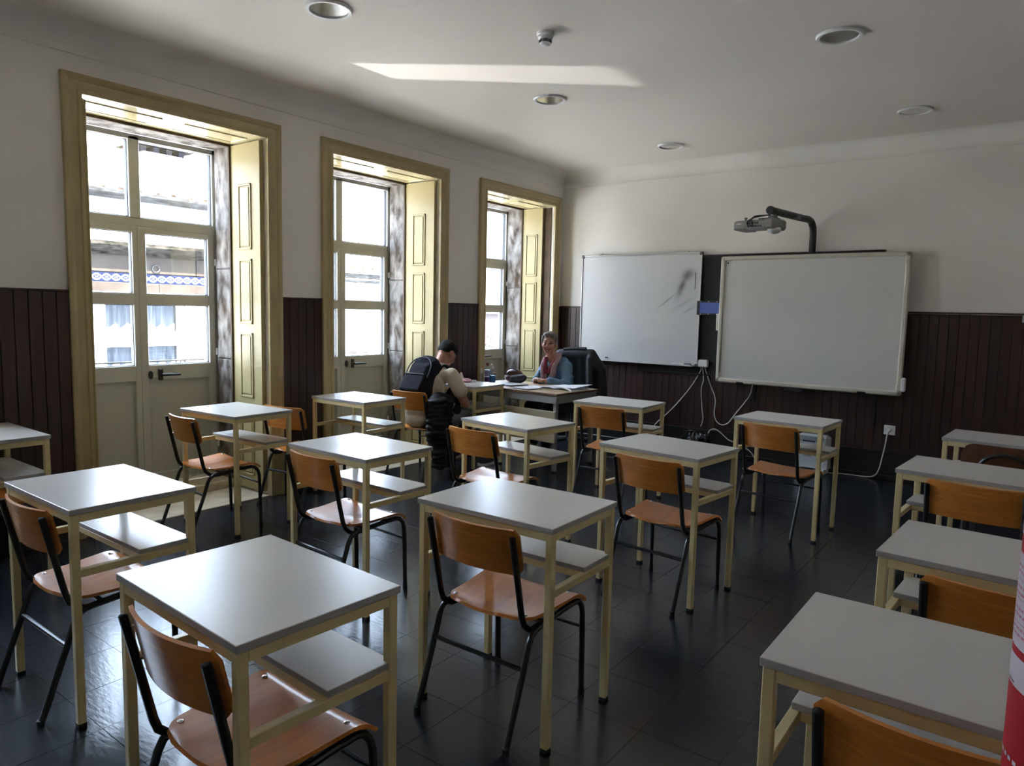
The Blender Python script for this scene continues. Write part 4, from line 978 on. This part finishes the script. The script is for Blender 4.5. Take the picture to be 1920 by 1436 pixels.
# swivel chair with a dark coat over it
oc = thing('swivel_chair', 'dark swivel chair behind the teacher\'s desk under a dark coat', 'chair', (-4.02, 6.40, 0), R(8))
blob(G().ell((0, -.02, .43), (.24, .23, .045)), 'seat', M['coat'], .012, 3, oc)
g = G(); g.sheet(lambda u, v: ((2 * u - 1) * (.20 - .03 * v), .20 + .05 * v - .05 * (1 - (2 * u - 1) ** 2) + .02, .50 + .50 * v), 10, 8, .05); obj('backrest', g, M['coat'], oc)
obj('gas_column', G().lathe([(.0001, .08), (.03, .08), (.03, .25), (.02, .26), (.02, .40), (.0001, .40)], 14), M['black_plastic'], oc)
for i in range(5):
    a = 2 * math.pi * i / 5 + .3; l = obj('leg', G().tube([(0, 0, .10), (.26 * math.cos(a), .26 * math.sin(a), .07)], [.022, .015], 8), M['black_plastic'], oc)
    obj('caster', G().ell((.265 * math.cos(a), .265 * math.sin(a), .03), (.028, .028, .03)), M['black_plastic'], l)
obj('back_bar', G().tube([(0, .1, .40), (0, .24, .40), (0, .26, .6)], .018, 8), M['black_plastic'], oc)
co = thing('dark_coat', 'dark navy coat draped over the back of the swivel chair', 'coat', (-4.01, 6.52, -.015), R(8))
g = G(); g.cap((-.21, .02, 1.01), (.15, .03, 1.02), .05, .055); g.cap((.15, .03, 1.01), (.22, .02, .90), .06, .07)
for x, z0, z1, r0, r1 in ((-.19, .98, .42, .05, .06), (-.08, .99, .35, .06, .07), (.04, .99, .30, .06, .07), (.14, .97, .30, .07, .08), (.235, .88, .33, .065, .085)): g.cap((x, .055, z0), (x + .03, .085, z1), r0, r1)
for x in (-.17, .16): g.cap((x, -.035, .97), (x + (.03 if x > 0 else 0), -.075, .60), .035, .04)
g.cap((.265, .02, .86), (.30, .05, .40), .055, .06)
blob(g, 'coat_body', M['coat'], .011, 3, co)
obj('collar', G().tube(smooth_path([(-.16, .0, 1.058), (-.04, .005, 1.072), (.10, .0, 1.076)]), [.018] * 13, 8), M['coat'], co)

# ---------------------------------------------------------------- people
def head_parts(g, mt, s=1.0):
    def E_(c, r): g.ell([s * q for q in c], [s * q for q in r], 18, 12, mt)
    E_((0, .012, .028), (.075, .093, .088)); E_((0, -.030, -.040), (.058, .058, .066)); E_((0, -.058, -.085), (.030, .028, .022))
    for q in (-1, 1):
        E_((q * .036, -.056, -.024), (.030, .032, .030)); E_((q * .078, .014, -.004), (.010, .020, .032)); E_((q * .03, -.066, .030), (.026, .022, .012))
    E_((0, -.092, -.022), (.016, .018, .012)); E_((0, -.086, .0), (.010, .016, .026))
def face(parent_inv, par, mt, s, smile, skin, brow):
    def put(name, g, m):
        return obj(name, g, m, par)
    for q in (-1, 1):
        put('eye', G().ell((q * .030 * s, -.081 * s, .008 * s), (.0115 * s, .008 * s, .0048 * s), 12, 8, mt), M['eye'])
        put('iris', G().ell((q * .030 * s, -.0875 * s, .008 * s), (.0052 * s, .0035 * s, .0048 * s), 10, 6, mt), M['iris'])
        put('eyelid', G().tube([mt @ Vector(p) for p in ((q * .017 * s, -.085 * s, .009 * s), (q * .030 * s, -.0905 * s, .0135 * s), (q * .044 * s, -.081 * s, .008 * s))], .0024 * s, 6), M['iris'])
        put('eyebrow', G().tube([mt @ Vector(p) for p in ((q * .014 * s, -.090 * s, .030 * s), (q * .032 * s, -.090 * s, .036 * s), (q * .050 * s, -.076 * s, .030 * s))], [.0028 * s, .0034 * s, .002 * s], 6), brow)
    if smile:
        put('lips', G().tube(smooth_path([mt @ Vector(p) for p in ((-.034 * s, -.078 * s, -.040 * s), (-.018 * s, -.094 * s, -.052 * s), (0, -.098 * s, -.056 * s), (.018 * s, -.094 * s, -.052 * s), (.034 * s, -.078 * s, -.040 * s))]), .0065 * s, 8), M['lip'])
        put('lips', G().tube(smooth_path([mt @ Vector(p) for p in ((-.034 * s, -.078 * s, -.040 * s), (-.018 * s, -.093 * s, -.064 * s), (0, -.096 * s, -.071 * s), (.018 * s, -.093 * s, -.064 * s), (.034 * s, -.078 * s, -.040 * s))]), .0050 * s, 8), M['lip'])
        put('teeth', G().sheet(lambda u, v: mt @ Vector(((2 * u - 1) * .030 * s, (-.099 + .019 * (2 * u - 1) ** 2) * s, (-.0465 - .020 * v - .004 * (1 - (2 * u - 1) ** 2) + .008 * (2 * u - 1) ** 2) * s)), 8, 2, .004 * s), M['teeth'])
    else:
        put('lips', G().tube(smooth_path([mt @ Vector(p) for p in ((-.026 * s, -.084 * s, -.05 * s), (0, -.097 * s, -.052 * s), (.026 * s, -.084 * s, -.05 * s))]), .006 * s, 8), M['lip'])

def hand(g, wrist, direc, palm_n, s=1.0, curl=.5, thumb=1):
    """palm with four unequal curled fingers and a thumb leaving its side"""
    d = Vector(direc).normalized(); n = Vector(palm_n); n = (n - d * n.dot(d)).normalized(); sd = d.cross(n) * thumb; w0 = Vector(wrist)
    mt = Matrix((( *sd, 0), (*d, 0), (*n, 0), (0, 0, 0, 1))).transposed(); mt.translation = w0 + d * .045 * s
    g.ell((0, 0, 0), (.038 * s, .048 * s, .016 * s), 12, 8, mt)
    for i, (off, ln) in enumerate(((.028, .066), (.010, .074), (-.009, .070), (-.027, .054))):
        p = w0 + d * .082 * s + sd * off * s; a = curl * (.7 + .1 * i); dirv = d.copy(); r0 = .0088 * s
        for k, fr in enumerate((.45, .32, .23)):
            dirv = (dirv * math.cos(a) + n * math.sin(a)).normalized() if k else (dirv * math.cos(a * .6) + n * math.sin(a * .6)).normalized()
            nn = n; q = p + dirv * ln * fr * s; g.cap(p, q, r0, r0 * .9, 8); p = q; r0 *= .92
            n_loc = (n - dirv * n.dot(dirv))
    p = w0 + d * .02 * s + sd * .030 * s; q = p + (d * .6 + sd * .62 + n * .35).normalized() * .038 * s; r_ = q + (d * .85 + sd * .1 + n * .5).normalized() * .030 * s
    g.cap(p, q, .0115 * s, .0098 * s, 8); g.cap(q, r_, .0098 * s, .008 * s, 8)

# the woman behind the teacher's desk
wo = thing('person', 'smiling woman with short grey hair, blue jacket and pink scarf, seated at the desk', 'person', (-4.03, 6.28, 0))
o0 = Vector((-4.03, 6.28, 0))
def W(*p): return Vector(p) - o0
hm = Matrix.Translation(W(-4.083, 6.085, 1.118)) @ Matrix.Rotation(R(24), 4, 'Z') @ Matrix.Rotation(R(7), 4, 'Y') @ Matrix.Rotation(R(3), 4, 'X')
g = G(); head_parts(g, hm, .97)
g.cap(W(-4.05, 6.13, .92), hm @ Vector((0, .02, -.05)), .050, .047)
g.ell(W(-4.03, 6.21, .72), (.135, .085, .20)); g.ell(W(-4.03, 6.17, .85), (.125, .065, .08)); g.ell(W(-4.03, 6.30, .50), (.165, .14, .10))
g.cap(W(-3.905, 6.15, .885), W(-3.83, 6.04, .69), .045, .038); g.cap(W(-3.83, 6.04, .695), W(-3.985, 5.905, .750), .036, .026)
g.cap(W(-4.15, 6.14, .885), W(-4.185, 6.02, .71), .045, .038); g.cap(W(-4.185, 6.02, .71), W(-4.115, 5.91, .755), .036, .026)
hand(g, W(-4.115, 5.91, .758), (.55, -.35, .10), (.1, -.2, -1), .92, .75, -1); hand(g, W(-3.985, 5.90, .755), (-.85, -.15, .0), (0, -.2, -1), .92, .5, 1)
for s, kx in ((-1, -4.14), (1, -3.92)):
    g.cap(W(kx + .02, 6.28, .50), W(kx, 5.86, .485), .078, .058); g.cap(W(kx, 5.86, .47), W(kx + .01, 5.80 if s > 0 else 5.9, .09), .052, .036); g.ell(W(kx + .01, 5.75 if s > 0 else 5.85, .045), (.042, .11, .040))
blob(g, 'body', M['skin'], .0062, 3, wo)
face(None, wo, hm, .97, True, M['skin'], M['hair_grey'])
g = G(); g.ell((0, .022, .046), (.0815, .092, .083), 20, 14, hm); g.ell((-.012, -.040, .094), (.056, .045, .030), 16, 10, hm); g.ell((0, .060, .005), (.070, .052, .070), 16, 10, hm)
for q in (-1, 1): g.ell((q * .073, -.012, .042), (.014, .030, .042), 12, 8, hm)
blob(g, 'hair', M['hair_grey'], .0055, 2, wo)
g = G(); g.ell(W(-4.03, 6.205, .71), (.158, .112, .21)); g.ell(W(-4.03, 6.175, .88), (.16, .095, .088)); g.cap(W(-4.11, 6.16, .93), W(-3.95, 6.16, .93), .055, .055); g.ell(W(-4.03, 6.27, .56), (.165, .125, .08))
g.cap(W(-3.905, 6.15, .888), W(-3.825, 6.035, .69), .062, .056); g.cap(W(-3.825, 6.035, .695), W(-3.955, 5.925, .752), .054, .040)
g.cap(W(-4.15, 6.14, .888), W(-4.185, 6.02, .71), .058, .052); g.cap(W(-4.185, 6.02, .71), W(-4.13, 5.93, .755), .050, .040)
for q in range(3): g.cap(W(-3.90, 6.06, .62 + .05 * q), W(-3.80, 6.09, .70 + .045 * q), .022, .02)
blob(g, 'jacket', M['denim'], .0075, 3, wo)
g = G()
for s, kx in ((-1, -4.14), (1, -3.92)): g.cap(W(kx + .02, 6.28, .50), W(kx, 5.86, .485), .09, .07); g.cap(W(kx, 5.86, .475), W(kx + .01, 5.81 if s > 0 else 5.91, .12), .066, .052)
blob(g, 'trousers', M['dark_trousers'], .011, 3, wo)
for s, kx in ((-1, -4.14), (1, -3.92)):
    g = G(); y = 5.75 if s > 0 else 5.85; g.ell(W(kx + .01, y, .045), (.05, .125, .045)); blob(g, 'shoe', M['shoe'], .009, 2, wo)
g = G(); g.tube(smooth_path([W(-4.125, 6.09, .965), W(-4.09, 6.165, 1.005), W(-4.02, 6.165, 1.005), W(-3.975, 6.09, .965), W(-3.985, 6.035, .89), W(-4.00, 6.035, .80), W(-4.035, 6.035, .745)], 5), [.030] * 20 + [.034] * 10 + [.026], 10, True, None, .75); obj('scarf', g, M['scarf'], wo)
g = G(); g.tube(smooth_path([W(-4.125, 6.085, .965), W(-4.125, 6.035, .89), W(-4.105, 6.035, .80), W(-4.115, 6.03, .74)], 5), [.028] * 8 + [.036] * 8, 10, True, None, .7); obj('scarf', g, M['scarf'], wo)
g = G(); g.tube(smooth_path([W(-4.105, 6.065, .975), W(-4.09, 6.025, .90), W(-4.075, 6.028, .81)], 5), [.022] * 6 + [.028] * 5, 10, True, None, .6); g.tube(smooth_path([W(-4.0, 6.06, .96), W(-4.02, 6.02, .89), W(-4.045, 6.024, .82)], 5), [.016] * 11, 8, True, None, .6); obj('scarf_stripe', g, M['scarf_red'], wo)
obj('shirt', G().ell(W(-4.055, 6.105, .86), (.05, .035, .075)), M['coat'], wo)
pn = thing('pen', 'dark pen held in the woman\'s hand', 'pen', (-4.065, 5.875, .745), 0); obj('barrel', G().tube([(0, 0, 0), (-.025, .045, .105)], .0045, 8), M['black_plastic'], pn); obj('tip', G().tube([(0, 0, 0), (.003, -.005, -.012)], [.004, .001], 8), M['chrome'], pn)

# the student on the chair before her
st = thing('person', 'student with short black hair and beige t-shirt bending forward, seen from behind', 'person', (-4.37, 4.52, 0))
o0 = Vector((-4.37, 4.52, 0))
hm2 = Matrix.Translation(W(-4.375, 4.835, 1.035)) @ Matrix.Rotation(R(181), 4, 'Z') @ Matrix.Rotation(R(42), 4, 'X')
g = G(); head_parts(g, hm2, 1.0)
g.cap(W(-4.375, 4.735, .915), hm2 @ Vector((0, .022, -.055)), .057, .053)
g.ell(W(-4.37, 4.60, .72), (.15, .10, .22), 16, 10, None); g.ell(W(-4.37, 4.69, .845), (.18, .085, .085)); g.ell(W(-4.37, 4.50, .505), (.165, .13, .10))
g.cap(W(-4.185, 4.705, .865), W(-4.075, 4.76, .61), .050, .040); g.cap(W(-4.075, 4.76, .61), W(-4.20, 4.89, .60), .039, .029)
g.cap(W(-4.555, 4.705, .865), W(-4.60, 4.72, .625), .050, .040); g.cap(W(-4.60, 4.72, .625), W(-4.50, 4.87, .60), .039, .029)
hand(g, W(-4.20, 4.89, .60), (-.75, .35, -.05), (0, .25, -1), .98, .45, 1); hand(g, W(-4.50, 4.87, .60), (.75, .35, -.05), (0, .25, -1), .98, .45, -1)
for s, kx in ((1, -4.19), (-1, -4.50)):
    g.cap(W(kx - s * .08, 4.54, .495), W(kx, 4.945, .468), .075, .058); g.cap(W(kx, 4.945, .46), W(kx + s * .06, 5.10, .09), .052, .038); g.ell(W(kx + s * .065, 5.15, .045), (.042, .115, .040))
blob(g, 'body', M['skin2'], .0062, 3, st)
face(None, st, hm2, 1.0, False, M['skin2'], M['hair_black'])
g = G(); g.ell((0, .020, .050), (.0805, .094, .080), 20, 14, hm2); g.ell((0, .050, .022), (.0745, .058, .058), 16, 10, hm2); g.ell((0, -.012, .070), (.074, .074, .062), 18, 12, hm2); blob(g, 'hair', M['hair_black'], .0055, 2, st)
g = G(); g.ell(W(-4.37, 4.605, .71), (.165, .115, .225)); g.ell(W(-4.37, 4.69, .85), (.195, .10, .085)); g.ell(W(-4.37, 4.50, .56), (.18, .135, .12)); g.cap(W(-4.375, 4.72, .90), W(-4.375, 4.745, .925), .075, .066)
g.cap(W(-4.19, 4.70, .865), W(-4.115, 4.735, .725), .066, .068); g.cap(W(-4.55, 4.70, .865), W(-4.595, 4.71, .715), .066, .066)
g.ell(W(-4.37, 4.435, .49), (.15, .07, .085))
blob(g, 't_shirt', M['tee'], .0075, 3, st)
g = G()
for s, kx in ((1, -4.19), (-1, -4.50)): g.cap(W(kx - s * .08, 4.53, .495), W(kx, 4.945, .468), .088, .070); g.cap(W(kx, 4.945, .46), W(kx + s * .055, 5.085, .13), .066, .052)
g.ell(W(-4.37, 4.50, .485), (.172, .125, .075)); blob(g, 'trousers', M['trousers'], .011, 3, st)
for s, kx in ((1, -4.19), (-1, -4.50)):
    sh = blob(G().ell(W(kx + s * .065, 5.145, .050), (.05, .13, .048)).ell(W(kx + s * .06, 5.10, .085), (.045, .06, .04)), 'shoe', M['shoe'], .009, 2, st)
    obj('sole', G().lathe([(.0001, 0), (1.0, 0), (1.02, .018), (.0001, .018)], 20, (0, 0, 0), Matrix.Translation(W(kx + s * .065, 5.145, 0)) @ Matrix.Diagonal((.05, .13, 1, 1))), M['white_plastic'], sh)

# backpack on the student's back
bpk = thing('backpack', 'dark navy backpack worn by the bending student', 'backpack', (-4.395, 4.545, .825), R(4))
tm = Matrix.Rotation(R(-33), 4, 'X') @ Matrix.Scale(.92, 4)
g = G(); g.box((0, 0, 0), (.30, .17, .40), .06, tm); g.ell((0, -.01, .17), (.13, .085, .075), 14, 9, tm); g.box((-.01, -.02, -.02), (.27, .17, .33), .06, tm); blob(g, 'main_bag', M['bag'], .009, 8, bpk)
g = G(); g.box((-.005, -.10, -.095), (.255, .05, .185), .025, tm); blob(g, 'front_pocket', M['bag'], .008, 3, bpk)
g = G(); g.tube(smooth_path([tm @ Vector(p) for p in ((-.135, -.098, -.03), (-.13, -.10, .10), (-.06, -.098, .175), (.05, -.098, .18), (.13, -.10, .10), (.138, -.098, -.03))]), .0055, 6); g.tube([tm @ Vector(p) for p in ((-.115, -.128, -.012), (.105, -.128, -.012))], .005, 6); obj('zipper', g, mat('dark_zip', (0.045, 0.045, 0.052), 0.6, vary=0.1), bpk)
obj('grab_loop', G().tube(smooth_path([tm @ Vector(p) for p in ((-.04, .05, .205), (-.02, .045, .245), (.03, .045, .245), (.05, .05, .205))]), .009, 7), M['bag'], bpk)
for s in (-1, 1):
    x = s * .125
    obj('shoulder_strap', G().tube(smooth_path([tm @ Vector((x * .8, .07, .175)), Vector((x * 1.04, .155, .118)), Vector((x * 1.12, .225, .07)), Vector((x * 1.16, .25, .0)), Vector((x * 1.25, .20, -.10)), Vector((x * 1.2, .08, -.17)), tm @ Vector((x, .06, -.17))]), .023, 8, True, None, .45), M['bag'], bpk)

# black quilted jacket hanging from the chair
pj = thing('puffer_jacket', 'black quilted jacket hanging over the side of the student\'s chair', 'jacket', (-4.15, 4.49, -.05), R(10))
g = G(); random.seed(5)
g.cap((-.01, -.02, .70), (.03, -.01, .16), .070, .060); g.cap((.01, .09, .68), (.03, .07, .20), .060, .050)
g.cap((-.02, .02, .735), (.02, .24, .675), .050, .050); g.cap((.02, .24, .675), (.03, .26, .60), .050, .040)
def quilt(c, r, ax, deg): g.ell((0, 0, 0), r, 18, 8, Matrix.Translation(Vector(c)) @ Matrix.Rotation(R(deg), 4, ax))
k = random.uniform
for i in range(15):
    z = .715 - .040 * i
    quilt((.010 + .004 * math.sin(i * 1.7) + .002 * i, -.030 + k(-.010, .010), z + k(-.006, .006)), (.080 + k(-.006, .006) - .0028 * max(0, i - 7), .090 + k(-.008, .008), .028), 'X', k(-9, 9))
    quilt((.020 + .0018 * i, .085 + k(-.012, .008), z - .016 + k(-.006, .006)), (.070 + k(-.008, .006) - .001 * i, .072 + k(-.008, .008) - .002 * max(0, i - 8), .028), 'X', k(-14, 14))
for i in range(9):
    z = .69 - .052 * i; quilt((-.030 + .004 * i, -.075 + .010 * math.sin(i), z), (.056, .056 + .004 * (i % 2), .034), 'Y', 10 * math.sin(i * 2.2))
blob(g, 'jacket_body', M['puffer'], .0075, 3, pj)
obj('lining', G().sheet(lambda u, v: (.035 + .02 * math.sin(5 * u), .165 + .02 * v, .70 - .14 * u + .02 * v), 6, 4, .006), M['white_plastic'], pj)
obj('zipper', G().tube(smooth_path([(.088, .03, .70), (.100, .035, .50), (.108, .03, .30), (.098, .025, .16)]), .004, 6), M['bag'], pj)

# ---------------------------------------------------------------- fire extinguisher
fx = thing('fire_extinguisher', 'red fire extinguisher with white label at the right edge', 'fire extinguisher', (.0765, .82, .66))
RB = .0790
obj('cylinder', G().lathe([(.0001, 0), (.070, 0), (.078, .012), (RB, .03), (RB, .60), (.072, .645), (.045, .68), (.022, .69), (.022, .70), (.0001, .70)], 48), M['red'], fx, smooth=40)
def band(z0, z1, m, name, r=.0003, a0=-200, a1=20, parent=None):
    n = 40; g = G(); rr = RB + r
    vs = [(rr * math.cos(R(a0 + (a1 - a0) * i / n)), rr * math.sin(R(a0 + (a1 - a0) * i / n)), z) for i in range(n + 1) for z in (z0, z1)]
    g.add(vs, [(2 * i, 2 * i + 2, 2 * i + 3, 2 * i + 1) for i in range(n)]); return obj(name, g, m, parent or fx)
lb = band(.480, .568, M['label'], 'label'); lb2 = band(.585, .640 - .042, M['label'], 'label'); lb3 = band(.443, .472, M['label'], 'label', a0=-178, a1=-120)
# rows of small print
random.seed(11)
for z in (.628 - .04, .555, .549, .535, .529, .515, .509, .497, .491):
    a = -196
    while a < 10:
        wd = random.uniform(2, 6); band(z, z + .0024, M['print_red'], 'print', .0006, a, a + wd, lb); a += wd + 1.4
for z in (.525, .543, .503): band(z, z + .0008, M['print_red'], 'print', .0006, -198, 15, lb)
a = -198
while a < 15: band(.372, .376, M['label'], 'print', .0005, a, a + 4, lb3); a += 6.5
band(.4455, .4475, M['black_plastic'], 'print', .0006, -172, -160, lb3)
obj('valve', G().lathe([(.0001, .69), (.018, .69), (.018, .74), (.026, .745), (.026, .765), (.0001, .765)], 18), M['chrome'], fx)
g = G(); g.box((-.03, 0, .785), (.13, .02, .012), .004); g.box((-.03, 0, .755), (.11, .018, .010), .004); obj('lever', g, M['black_plastic'], fx)
obj('hose', G().tube(smooth_path([(.02, 0, .75), (.07, -.02, .74), (.095, -.03, .60), (.092, -.03, .30)]), .011, 8), M['rubber'], fx)
obj('wall_hook', G().box((.102, .0, .60), (.045, .05, .06), .006), M['zip'], fx)
